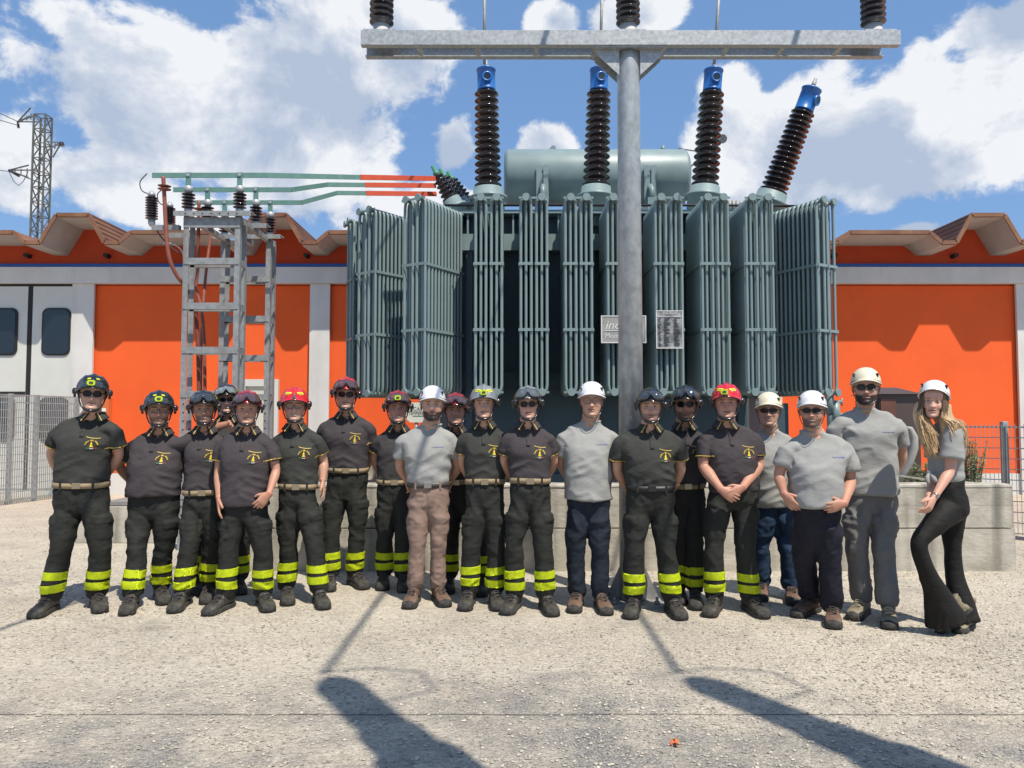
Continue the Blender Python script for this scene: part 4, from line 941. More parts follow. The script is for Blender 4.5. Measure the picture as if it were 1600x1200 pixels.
HBLK = mat('helmet_black', (.012, .012, .013), .22, coat=.5, var=.2, vscale=20); HRED = mat('helmet_red', (.62, .012, .02), .22, coat=.7, var=.08, vscale=20); HDRED = mat('helmet_dark_red', (.36, .012, .02), .25, coat=.6, var=.1)
HSIL = mat('helmet_silver', (.30, .31, .31), .3, metal=.35, coat=.4); HWHT = mat('helmet_white', (.74, .75, .76), .3, coat=.3, var=.03); HCRM = mat('helmet_cream', (.68, .63, .46), .4, coat=.2, var=.05)
LENSB = mat('goggle_lens_dark', (.030, .034, .036), .05, coat=1., spec=.9); LENSR = mat('goggle_lens_red', (.13, .03, .035), .06, coat=1., spec=.9, col2=(.05, .05, .05), vscale=9)
LENSM = mat('goggle_lens_mirror', (.42, .42, .36), .08, metal=.7, coat=1.); LENSS = mat('goggle_lens_smoke', (.10, .11, .115), .05, coat=1., spec=.9)
SHADE = mat('sunglass_lens', (.006, .006, .008), .16, spec=.4); LIME = mat('lime_plastic', (.55, .72, .02), .4); PYEL = mat('yellow_reflex', (.72, .72, .03), .4, var=.1, vscale=40)
EYEW = mat('eye_white', (.62, .58, .55), .25); EYED = mat('eye_iris', (.03, .022, .018), .15)
TEETH = mat('teeth', (.66, .62, .54), .3); MPRNT = mat('blue_shirt_print', (.16, .20, .42), .8); MPRNR = mat('red_shirt_print', (.5, .18, .15), .8)
TRI = [mat('badge_green', (.03, .22, .07), .7), mat('badge_white', (.6, .6, .58), .7), mat('badge_red', (.45, .03, .05), .7)]
METAL = mat('watch_metal', (.4, .36, .32), .3, metal=.8); WATCHB = mat('watch_black', (.02, .02, .02), .4)

def place_local(me_mb, M): return me_mb

# ---- boots: local frame, ankle above origin, toe towards -y
def make_boot(upper, lace, rough_edge=None, key=''):
    g_ = Geo(); rows = [(.075, .030, .072), (.06, .036, .095), (.03, .038, .115), (0, .037, .125), (-.04, .037, .115), (-.08, .041, .088), (-.12, .047, .070), (-.16, .049, .062), (-.19, .044, .055), (-.212, .030, .042)]
    A = crom(rows, 3); n = 18; t = np.arange(n) * 2 * np.pi / n; Rg = np.zeros((len(A), n, 3))
    for i, (y, w, h) in enumerate(A):
        c, s_ = np.cos(t), np.sin(t); Rg[i, :, 0] = np.sign(c) * np.abs(c) ** .8 * w; Rg[i, :, 1] = y + (.0) * s_; Rg[i, :, 2] = .022 + (h - .022) * (.5 + .5 * np.sign(s_) * np.abs(s_) ** .75)
    g_.rings(Rg)
    g_.limb([(0, .018, .05, .040, .050), (0, .015, .12, .043, .052), (0, .018, .19, .050, .060), (0, .022, .23, .052, .062)], 3, 16)
    me = remeshed(g_, .0075, 3); V = mv(me); Nn = mn_(me)
    V = V + Nn * (ridge(V * np.array((20, 28, 30)), 3) * .0045 * sstep(.0, .1, V[:, 2]))[:, None]; setv(me, V); me.name = 'boot'; me.materials.append(upper)
    # sole
    sg_ = MB(); out = []
    for (y, w) in ((.085, .018), (.075, .034), (.04, .041), (0, .039), (-.05, .040), (-.10, .047), (-.15, .053), (-.19, .049), (-.215, .034), (-.224, .015)): out.append((w, y))
    poly = out + [(-w, y) for w, y in reversed(out)]; m = len(poly); vs = []
    for z, k in ((0., .97), (.008, 1.), (.024, 1.0), (.032, .96)):
        vs += [(x * k, y * k, z + (.008 if y < -.19 else 0)) for x, y in poly]
    sg_.add(vs, [(l*m+i, l*m+(i+1) % m, (l+1)*m+(i+1) % m, (l+1)*m+i) for l in range(3) for i in range(m)] + [tuple(range(m-1, -1, -1)), tuple(range(3*m, 4*m))], True)
    sm = sg_.mesh('sole'); sm.materials.append(SOLEB)
    tg = Geo()   # rubber toe guard
    tg.limb([(0, -.125, .034, .046, .030), (0, -.16, .034, .0515, .028), (0, -.195, .032, .046, .024), (0, -.222, .028, .03, .016)], 3, 16, ref=(0, 0, 1)); tm = tg.mesh('toe_guard'); smooth_all(tm); tm.materials.append(SOLEB if rough_edge is None else rough_edge)
    lg = MB()
    for k, (y, z) in enumerate(((-.118, .079), (-.105, .085), (-.090, .094), (-.077, .104))):
        s_ = 1 if k % 2 else -1
        lg.tube([(-.022, y + .006 * s_, z + .0), (0, y - .006, z + .006), (.022, y - .006 * s_, z + .0)], .0034, 6)
    lg.tube([(-.004, -.074, .108), (-.022, -.088, .098), (-.034, -.08, .085)], .003, 5); lg.tube([(.004, -.074, .108), (.022, -.090, .100), (.036, -.082, .088)], .003, 5)
    lm = lg.mesh('laces'); lm.materials.append(lace)
    return [('boot', me), ('sole', sm), ('toe_guard', tm), ('laces', lm)]
BOOTS = {'black': make_boot(BOOTB, LACE), 'brown': make_boot(BOOTR, LACE), 'khaki': make_boot(BOOTG, LACEC)}
def put_boot(root, kind, pos, ang, pitch=0., sc=1.):
    M = BOOTS[kind]; o = bpy.data.objects.new('boot', M[0][1]); COL.objects.link(o); o.parent = root; o.location = Vector(pos) - root.location
    o.rotation_euler = (pitch, 0, ang); o.scale = (sc, sc, sc)
    for nm, me in M[1:]:
        c = bpy.data.objects.new(nm, me); COL.objects.link(c); c.parent = o
    return o

# ---- helmets, local frame: origin at head centre (eye height), face to -y
def shell(rx, ry, rz_, cz_, front, side, back, flare, nphi=56, nth=22, crest=0., thick=.007, cyo=.008):
    V = []; 
    def pt(t, u, k=1.):
        # t: azimuth (0 = right, -pi/2 = front), u: 0 top .. 1 rim
        c, s_ = math.cos(t), math.sin(t); f = max(0, -s_) ** 2; bk = max(0, s_) ** 2; zr = side * (1 - f - bk) + front * f + back * bk if f + bk < 1 else (front if s_ < 0 else back)
        th0 = math.acos(max(-1, min(1, (zr - cz_) / rz_))); th = u * th0; r = math.sin(th) ** .92; z = cz_ + rz_ * math.cos(th)
        fl = 1 + flare * max(0, (u - .86) / .14) ** 2 * (1 + 1.2 * f)
        x = rx * r * c * fl * k; y = cyo + ry * r * s_ * fl * k
        if crest:
            hh = crest * math.exp(-(x / .014) ** 2) * (1 if u < .82 else max(0, (.95 - u) / .13)) + crest * .55 * (math.exp(-((abs(x) - .055) / .010) ** 2)) * (1 if u < .75 else max(0, (.9 - u) / .15))
            n = Vector((x / rx ** 2, (y - cyo) / ry ** 2, (z - cz_) / rz_ ** 2)).normalized(); x += n.x * hh; y += n.y * hh; z += n.z * hh
        return (x, y, cz_ + (z - cz_) * k)
    for k in (1., 1 - thick / rx * 1.3):
        for j in range(nth):
            for i in range(nphi): V.append(pt(2 * math.pi * i / nphi, max(.02, j / (nth - 1)), k))
    m = nphi; fs = [(j*m+i, (j+1)*m+i, (j+1)*m+(i+1) % m, j*m+(i+1) % m) for j in range(nth-1) for i in range(m)]; o = nth * m
    fs += [(o+j*m+i, o+j*m+(i+1) % m, o+(j+1)*m+(i+1) % m, o+(j+1)*m+i) for j in range(nth-1) for i in range(m)]
    l = (nth-1) * m; fs += [(l+i, o+l+i, o+l+(i+1) % m, l+(i+1) % m) for i in range(m)] + [tuple(range(m)), tuple(range(o+m-1, o-1, -1))]
    b = MB(); b.add(V, fs, True); return b, pt
def strip(pt, t0, t1, u0, u1, k0, k1, nt=16, nu=5, shape=None):
    """patch lying on the shell between azimuths and heights, with thickness"""
    b = MB(); V = []
    for k in (k0, k1):
        for j in range(nu):
            for i in range(nt):
                a = i / (nt - 1); t = t0 + (t1 - t0) * a; lo, hi = u0, u1
                if shape: lo, hi = shape(a)
                V.append(pt(t, lo + (hi - lo) * j / (nu - 1), k))
    o = nt * nu; fs = []
    for j in range(nu - 1):
        for i in range(nt - 1):
            q = (j*nt+i, j*nt+i+1, (j+1)*nt+i+1, (j+1)*nt+i); fs.append(tuple(reversed([x + o for x in q]))); fs.append(q)
    rim = [i for i in range(nt)] + [j*nt+nt-1 for j in range(1, nu)] + [(nu-1)*nt+i for i in range(nt-2, -1, -1)] + [j*nt for j in range(nu-2, 0, -1)]
    fs += [(rim[i], rim[(i+1) % len(rim)], rim[(i+1) % len(rim)] + o, rim[i] + o) for i in range(len(rim))]
    b.add(V, fs, True); return b
HP = -math.pi / 2
def fire_helmet(colour, goggles=None, lamp=False, patches=False, trim_col=None):
    parts = []
    b, pt = shell(.108, .136, .112, .028, .047, .006, -.035, .075, crest=.010)
    parts.append(('helmet', b, colour, None))
    r = MB(); P = [pt(2 * math.pi * i / 48, 1.0, 1.0) for i in range(49)]; r.tube(P, .0045, 6, cap=False); parts.append(('rim', r, HBLK if not trim_col else trim_col, 'helmet'))
    # rear shroud and side ratchets
    for sx in (-1, 1):
        s_ = MB(); s_.lathe((sx * .108, -.005, .012), (sx * .2, -.005, .012), [(0, .024), (.014, .024), (.02, .016), (.022, .008)], 16)
        s_.tube([(sx * .112, -.01, .01), (sx * .11, -.005, -.03)], .009, 8)
        s_.box(sx * .110 - .008, sx * .110 + .008, -.03, .03, -.012, .022)
        parts.append(('ratchet', s_, HBLK, 'helmet'))
    if goggles is not None:
        fr_ = strip(pt, HP - 1.05, HP + 1.05, .50, .93, 1.035, 1.115, 26, 6, lambda a: (.50 + .10 * abs(2*a-1) ** 3, .955 - .17 * math.exp(-((2*a-1) / .13) ** 2) - .10 * abs(2*a-1) ** 4))
        parts.append(('goggle_frame', fr_, HBLK, 'helmet'))
        ln = strip(pt, HP - .93, HP + .93, .5, .9, 1.11, 1.135, 26, 6, lambda a: (.545 + .10 * abs(2*a-1) ** 3, .91 - .19 * math.exp(-((2*a-1) / .15) ** 2) - .12 * abs(2*a-1) ** 4))
        parts.append(('goggle_lens', ln, goggles, 'helmet'))
        for sx in (0, math.pi):
            st = strip(pt, (HP + 1.0) if sx == 0 else (HP - 1.0), (HP + 2.9) if sx == 0 else (HP - 2.9), .70, .84, 1.02, 1.04, 16, 3); parts.append(('goggle_strap', st, HBLK, 'helmet'))
    else:
        tri = strip(pt, HP - .16, HP + .16, .6, .93, 1.01, 1.03, 9, 5, lambda a: (.93 - .28 * (1 - abs(2*a-1)), .95)); parts.append(('front_plate', tri, mat('grey_plate', (.08, .08, .08), .5), 'helmet'))
        if not patches:
            vs_ = strip(pt, HP - .9, HP + .9, .66, .95, 1.015, 1.045, 24, 4, lambda a: (.66 + .16 * abs(2*a-1) ** 2, .95)); parts.append(('brow_visor', vs_, LENSB, 'helmet'))
    tn = MB(); tn.box(-.011, .011, -.108, -.088, .098, .128) if goggles else None
    if goggles:
        parts.append(('front_clip', tn, colour if colour in (HRED, HDRED) else HBLK, 'helmet'))
    if patches or goggles:
        for sx in (-1, 1):
            pa = (HP + sx * .22, HP + sx * .82) if patches and not goggles else (HP + sx * 1.12, HP + sx * 1.45)
            p_ = strip(pt, pa[0], pa[1], .5, .8, 1.008, 1.02, 12, 4, (lambda a: (.56 + .05 * abs(2*a-1) ** 3, .70 - .06 * abs(2*a-1) ** 3)) if not goggles else (lambda a: (.52 + .08 * abs(2*a-1) ** 3, .72 - .10 * abs(2*a-1) ** 3))); parts.append(('yellow_patch', p_, PYEL, 'helmet'))
            if patches and not goggles:
                dk = strip(pt, HP + sx * .36, HP + sx * .64, .61, .645, 1.021, 1.025, 5, 3); parts.append(('patch_print', dk, HBLK, 'helmet'))
    if not goggles and not patches:
        for sx in (-1, 1): parts.append(('yellow_patch', strip(pt, HP + sx * .22, HP + sx * .5, .50, .58, 1.012, 1.025, 6, 3), PYEL, 'helmet'))
    if lamp:
        px, py, pz = pt(HP + (.0 if lamp is True else lamp), .80, 1.13 if goggles else 1.06); lb = MB()
        poly = [(.026 * (abs(math.cos(a)) ** .6) * (1 if math.cos(a) > 0 else -1), .019 * (abs(math.sin(a)) ** .6) * (1 if math.sin(a) > 0 else -1)) for a in [2 * math.pi * (i + .5) / 16 for i in range(16)]]
        lb.prism([(px + x, pz + z) for x, z in poly], py - .020, py + .016); parts.append(('lamp', lb, LIME, 'helmet'))
        l2 = MB(); l2.prism([(px + x * .52, pz + z * .42) for x, z in poly], py - .023, py - .0205); parts.append(('lamp_lens', l2, LENSB, 'helmet'))
    return parts
def work_helmet(colour):
    parts = []; b, pt = shell(.099, .128, .108, .034, .050, .018, .0, .045)
    parts.append(('helmet', b, colour, None))
    r = MB(); P = [pt(2 * math.pi * i / 48, 1.0, 1.0) for i in range(49)]; r.tube(P, .0035, 6, cap=False); parts.append(('rim', r, colour, 'helmet'))
    for sx in (-1, 1):
        c = MB(); q = pt(HP + sx * .95, .72, 1.02); c.box(q[0] - .005, q[0] + .005, q[1] - .008, q[1] + .006, q[2] - .004, q[2] + .02); c.box(q[0] - .012, q[0] + .002, q[1] - .01, q[1] + .004, q[2] + .012, q[2] + .02); parts.append(('lamp_clip', c, HBLK, 'helmet'))
        p_ = strip(pt, HP + sx * 1.35, HP + sx * 1.75, .55, .66, 1.0, 1.006, 8, 3); parts.append(('vent', p_, HBLK, 'helmet'))
    inn = MB(); P = [pt(2 * math.pi * i / 40, .93, .93) for i in range(41)]; inn.tube(P, .009, 6, cap=False); parts.append(('headband', inn, HBLK, 'helmet'))
    return parts
HC_ = {}
def helmet_meshes(key):
    if key in HC_: return HC_[key]
    k = key.split(':'); 
    col = {'k': HBLK, 'r': HRED, 'd': HDRED, 's': HSIL, 'w': HWHT, 'c': HCRM}[k[1]]
    if k[0] == 'w': P = work_helmet(col)
    else:
        gg = {'': None, 'B': LENSB, 'R': LENSR, 'M': LENSM, 'S': LENSS}[k[2]]
        P = fire_helmet(col, gg, lamp='L' in k[3] and (-.12 if 'l' in k[3] else True), patches='P' in k[3])
    out = []
    for nm, b, m, par in P:
        me = b.mesh(nm); bm = bmesh.new(); bm.from_mesh(me); bmesh.ops.recalc_face_normals(bm, faces=bm.faces); bm.to_mesh(me); bm.free(); me.materials.append(m); out.append((nm, me, par))
    HC_[key] = out; return out

# ---- head
def head_grid(p, rs):
    """head mesh in its local frame; returns V, faces, tint"""
    fw = p.get('face_w', 1.); sm = p.get('smile', .5); jaw = p.get('jaw', 1.)
    prof = [(-.118, .016, -.074, -.040), (-.113, .032, -.088, -.020), (-.104, .043, -.095, .000), (-.090, .051, -.094, .018), (-.074, .0575, -.093, .035), (-.058, .0625, -.094, .050), (-.040, .067, -.093, .066), (-.020, .0705, -.091, .078),
            (0, .0725, -.090, .086), (.02, .0745, -.095, .092), (.045, .0755, -.096, .094), (.07, .072, -.088, .090), (.092, .060, -.070, .075), (.108, .042, -.045, .05), (.117, .016, -.015, .02)]
    A = crom(prof, 5); m = len(A); n = 84; t = np.arange(n) * 2 * np.pi / n
    V = np.zeros((m, n, 3))
    for i, (z, w, f, bk) in enumerate(A):
        w = w * 1.06 * fw * (jaw if z < -.05 else 1); cy = (f + bk) / 2; hy = (bk - f) / 2; c, s_ = np.cos(t), np.sin(t); pw = .86
        V[i, :, 0] = np.sign(c) * np.abs(c) ** pw * w; V[i, :, 1] = cy + np.sign(s_) * np.abs(s_) ** pw * hy; V[i, :, 2] = z
    fs = [(i*n+k, i*n+(k+1) % n, (i+1)*n+(k+1) % n, (i+1)*n+k) for i in range(m-1) for k in range(n)] + [tuple(range(n-1, -1, -1)), tuple((m-1)*n+k for k in range(n))]
    V = V.reshape(-1, 3); x, y, z = V.T; fr = sstep(.0, -.05, y)
    def G(cx, cz, sx, sz): return np.exp(-((x - cx) / sx) ** 2 - ((z - cz) / sz) ** 2) * fr
    def GG(cx, cz, sx, sz): return G(cx, cz, sx, sz) + G(-cx, cz, sx, sz)
    d = np.zeros(len(V)); nz = p.get('nose', 1.)
    zz = np.clip((.010 - z) / .046, 0, 1)                                       # nose ridge
    d += fr * np.exp(-(x / (.0075 + .0045 * zz)) ** 2) * (.004 + .021 * zz * nz) * sstep(.018, .0, z) * sstep(-.047, -.037, z)
    d += GG(.0125, -.036, .006, .007) * .008
    d -= GG(.031, .000, .016, .011) * .011; d += GG(.031, .019, .020, .007) * .005; d += GG(.031, -.001, .011, .0055) * .0035
    d += GG(.040, -.030, .018, .016) * (.004 + .004 * sm); d -= GG(.030 + .002 * sm, -.048, .006, .016) * .003 * (.4 + sm)
    mz = -.066 + sm * .006 * np.clip(np.abs(x) / .025, 0, 1.3) ** 2
    d += fr * np.exp(-((z - mz - .0055) / .0045) ** 2) * np.exp(-(x / .023) ** 4) * .0045 + fr * np.exp(-((z - mz + .007) / .0055) ** 2) * np.exp(-(x / .020) ** 4) * .0055
    d -= fr * np.exp(-((z - mz) / .0022) ** 2) * np.exp(-(x / .026) ** 4) * .006
    d += G(0, -.100, .016, .012) * .006; d -= G(0, -.084, .02, .005) * .003
    V[:, 1] -= d
    base = np.array(p.get('skin', (.42, .235, .165))) * 1.3; C = np.tile(base, (len(V), 1))
    red = np.array((.45, .14, .10))
    def blend(mask, col): 
        nonlocal C
        C = C * (1 - mask[:, None]) + np.array(col)[None] * mask[:, None]
    blend(np.clip(GG(.040, -.032, .02, .016) * .30 + G(0, -.036, .014, .010) * .35, 0, 1) * p.get('ruddy', 1.), red * (base / np.array((.42, .235, .165))))
    lip = fr * np.exp(-((z - mz) / .0095) ** 4) * np.exp(-(x / .025) ** 6); blend(lip * .65, p.get('lip', (.30, .105, .085)))
    blend(fr * np.exp(-((z - mz) / .0026) ** 2) * np.exp(-(x / .027) ** 4) * .85, (.06, .02, .018))
    if sm > .75: blend(fr * np.exp(-((z - mz + .0005) / .0034) ** 2) * np.exp(-(x / .019) ** 4), (.58, .54, .46))
    hair = p.get('hair', (.03, .022, .017)); nzv = vn(V * 320, rs)
    be = p.get('beard', 0)
    bm_ = sstep(-.035, -.055, z + .012 * np.abs(x) / .07 + .25 * np.clip(np.abs(x) - .048, 0, 1) * -1.6) * (1 - np.exp(-((z - mz) / .010) ** 4) * np.exp(-(x / .025) ** 6) * fr) * (1 - np.exp(-(x / .008) ** 2) * sstep(-.055, -.048, z))
    bm_ = bm_ * (1 - .8 * G(.03, -.045, .012, .012) - .8 * G(-.03, -.045, .012, .012)); bm_ = np.clip(bm_, 0, 1) * sstep(.05, .02, y)
    side = sstep(.062, .07, np.abs(x)) * sstep(-.06, -.02, z) * sstep(.02, -.02, y)
    if be: blend(np.clip(bm_ * ((1.15 + .12 * nzv) if be > 1 else (.40 + .4 * be) * (.92 + .15 * nzv)), 0, .97), hair)
    if p.get('male', True): blend(np.clip(sstep(.0, .03, y) * sstep(-.05, -.01, z), 0, 1), hair)
    if be >= 1.5:
        q_ = V.copy(); q_[:, 1] += .01; q_[:, 2] += .04; q_ /= np.linalg.norm(q_, axis=1)[:, None]; V = V + q_ * (bm_ * (.0035 + .006 * sstep(-.07, -.115, z)) * (1 + .3 * nzv))[:, None]
    # brows and lash line
    for sx in (-1, 1):
        bx = x * sx; br = fr * np.exp(-((z - .0215 - .05 * (bx - .015) * (bx < .036) + .12 * np.clip(bx - .036, 0, 1)) / .0042) ** 2) * sstep(.011, .016, bx) * sstep(.054, .046, bx)
        blend(np.clip(br * (.9 if p.get('male', True) else .75) * (1 + .3 * nzv), 0, 1), p.get('brow', hair))
        blend(fr * np.exp(-((z - .0055 + 9 * (bx - .031) ** 2) / .0022) ** 2) * sstep(.015, .02, bx) * sstep(.047, .042, bx) * .8, (.04, .025, .02))
    return V, fs, C, bm_, base

def rot3(yaw=0, pitch=0, roll=0):
    return (Matrix.Rotation(yaw, 3, 'Z') @ Matrix.Rotation(roll, 3, 'Y') @ Matrix.Rotation(pitch, 3, 'X'))

def hand_geo(g_, wrist, fwd, palm, thumb, curl=.5, spread=.12, sc=1.):
    """palm and five fingers. fwd: along the hand, palm: normal of the palm side, thumb: side the thumb leaves"""
    f = Vector(fwd).normalized(); t = Vector(thumb); t = (t - f * t.dot(f)).normalized(); pn = Vector(palm); pn = (pn - f * pn.dot(f) - t * pn.dot(t)).normalized(); w = Vector(wrist)
    L = lambda a, b, c: tuple(w + (f * a + t * b + pn * c) * sc)
    g_.limb([(*L(-.02, 0, 0), .028 * sc, .021 * sc), (*L(.015, 0, 0), .031 * sc, .019 * sc), (*L(.05, .002, .002), .041 * sc, .018 * sc), (*L(.082, 0, .002), .042 * sc, .015 * sc), (*L(.096, 0, .003), .038 * sc, .011 * sc)], 3, 14, ref=tuple(pn))
    for i, (off, ln) in enumerate(((.031, .070), (.0105, .080), (-.0105, .074), (-.030, .058))):
        a = spread * (1.5 - i) * .5; d = (f * math.cos(a) + t * math.sin(a)); p = w + (f * (.082 - .004 * abs(i - 1)) + t * off) * sc; pts = [(*tuple(p), .0098 * sc)]; ang = curl * (.35 + .06 * i)
        for k, fr_ in enumerate((.45, .31, .24)):
            dd = d * math.cos(ang) + pn * math.sin(ang); p = p + dd * ln * fr_ * sc; pts.append((*tuple(p), (.0092, .0084, .0066)[k] * sc)); ang += curl * .62
        g_.limb(pts, 3, 10, ref=tuple(t))
    p = w + (f * .022 + t * .026 + pn * .006) * sc; d0 = (f * .72 + t * .62 + pn * .28).normalized(); d1 = (f * .92 + t * .18 + pn * (.25 + .3 * curl)).normalized()
    g_.limb([(*tuple(p - d0 * .012 * sc), .015 * sc), (*tuple(p + d0 * .022 * sc), .0135 * sc), (*tuple(p + d0 * .046 * sc), .0112 * sc), (*tuple(p + d0 * .046 * sc + d1 * .018 * sc), .0104 * sc), (*tuple(p + d0 * .046 * sc + d1 * .034 * sc), .0075 * sc)], 3, 10, ref=tuple(pn))

def extract(me, planes, name, mat_, off, parent, org, side=None, tint=None):
    """slice of a garment between planes [(co, no)], set proud by off: bands, belts, trims"""
    bm = bmesh.new(); bm.from_mesh(me)
    for co, no in planes:
        gm = bm.verts[:] + bm.edges[:] + bm.faces[:]
        bmesh.ops.bisect_plane(bm, geom=gm, plane_co=co, plane_no=no, clear_outer=True, clear_inner=False)
    if side is not None:
        dl = [f for f in bm.faces if not side(f.calc_center_median())]; bmesh.ops.delete(bm, geom=dl, context='FACES')
    if not bm.faces: bm.free(); return None
    bm.normal_update()
    ns = [v.normal.copy() for v in bm.verts]
    for v, n in zip(bm.verts, ns): v.co += n * off
    r = bmesh.ops.extrude_face_region(bm, geom=bm.faces[:]); ev = [v for v in r['geom'] if isinstance(v, bmesh.types.BMVert)]
    nn = {v: v.normal.copy() for v in ev}
    for v in bm.verts: v.normal_update()
    for f in bm.faces: f.smooth = True
    q = bpy.data.meshes.new(name); bm.to_mesh(q); bm.free()
    o = link(name, q, mat_, parent); return o

def project_patch(bvh, poly_fn, nx, nz, off, thick, dirv=(0, 1, 0), dist=1.0):
    """grid patch laid on a garment. poly_fn(a, b) -> start point in the frame of the garment; rays go along dirv"""
    d = Vector(dirv).normalized(); G_ = []; 
    for j in range(nz):
        for i in range(nx):
            s = Vector(poly_fn(i / (nx - 1), j / (nz - 1))); h = bvh.ray_cast(s - d * dist, d)
            G_.append(h[0] - d * off if h[0] is not None else None)
    if any(q is None for q in G_):
        ok = [q for q in G_ if q is not None]
        if len(ok) < len(G_) * .6: return None
        for k, q in enumerate(G_):
            if q is None: G_[k] = min(ok, key=lambda r: (r - Vector(poly_fn((k % nx) / (nx - 1), (k // nx) / (nz - 1)))).length)
    V = [tuple(q) for q in G_] + [tuple(q + d * thick) for q in G_]; o = nx * nz
    fs = [(j*nx+i, j*nx+i+1, (j+1)*nx+i+1, (j+1)*nx+i) for j in range(nz-1) for i in range(nx-1)]
    rim = [i for i in range(nx)] + [j*nx+nx-1 for j in range(1, nz)] + [(nz-1)*nx+i for i in range(nx-2, -1, -1)] + [j*nx for j in range(nz-2, 0, -1)]
    fs += [(rim[(i+1) % len(rim)], rim[i], rim[i] + o, rim[(i+1) % len(rim)] + o) for i in range(len(rim))]
    return V, fs

# chest badge drawn flat once: arc of letters over a small flame, tricolour bar below
def badge_meshes():
    out = []
    def text_pts(ch, size):
        cu = bpy.data.curves.new('t', 'FONT'); cu.body = ch; cu.size = size; cu.align_x = 'CENTER'; cu.resolution_u = 1; cu.offset = .0006
        o = bpy.data.objects.new('t', cu); COL.objects.link(o); bpy.context.view_layer.update()
        me = bpy.data.meshes.new_from_object(o.evaluated_get(bpy.context.evaluated_depsgraph_get())); bpy.data.objects.remove(o)
        return mv(me)[:, :2].copy(), [tuple(p.vertices) for p in me.polygons]
    V, Fc = [], []; s = 'VIGILI DEL FUOCO'; R0 = .040
    for i, ch in enumerate(s):
        if ch == ' ': continue
        a = R(78 - 156 * i / (len(s) - 1)); P, fc = text_pts(ch, .0135); c, q = math.cos(-a), math.sin(-a)
        b = len(V)
        for x, y in P: V.append((R0 * math.sin(-a) * 1. + x * c + y * q * 1., R0 * math.cos(a) * 1. - x * q + y * c - .006)) if False else V.append((-R0 * math.sin(a) + x * math.cos(a) - y * math.sin(a), R0 * math.cos(a) + x * math.sin(a) + y * math.cos(a) - .008))
        Fc += [tuple(b + k for k in f) for f in fc]
    fl = [(-.004, -.006), (-.008, .004), (-.003, .018), (0, .030), (.004, .018), (.008, .004), (.004, -.006), (.013, -.010), (.009, -.014), (.015, -.020), (0, -.022), (-.015, -.020), (-.009, -.014), (-.013, -.010)]
    b = len(V); V += [(0, 0)] + fl; Fc += [(b, b + 1 + i, b + 1 + (i + 1) % len(fl)) for i in range(len(fl))]
    out.append(('badge', V, Fc, YELP))
    for k in range(3):
        x0 = -.038 + k * .026; y = -.026 - (.004 if k == 1 else 0); out.append(('badge_bar', [(x0, y), (x0 + .025, y - (.003 if k == 2 else 0) + (.0), ), (x0 + .025, y - .006), (x0, y - .006)], [(0, 1, 2, 3)], TRI[k]))
    return out
BADGE = badge_meshes()

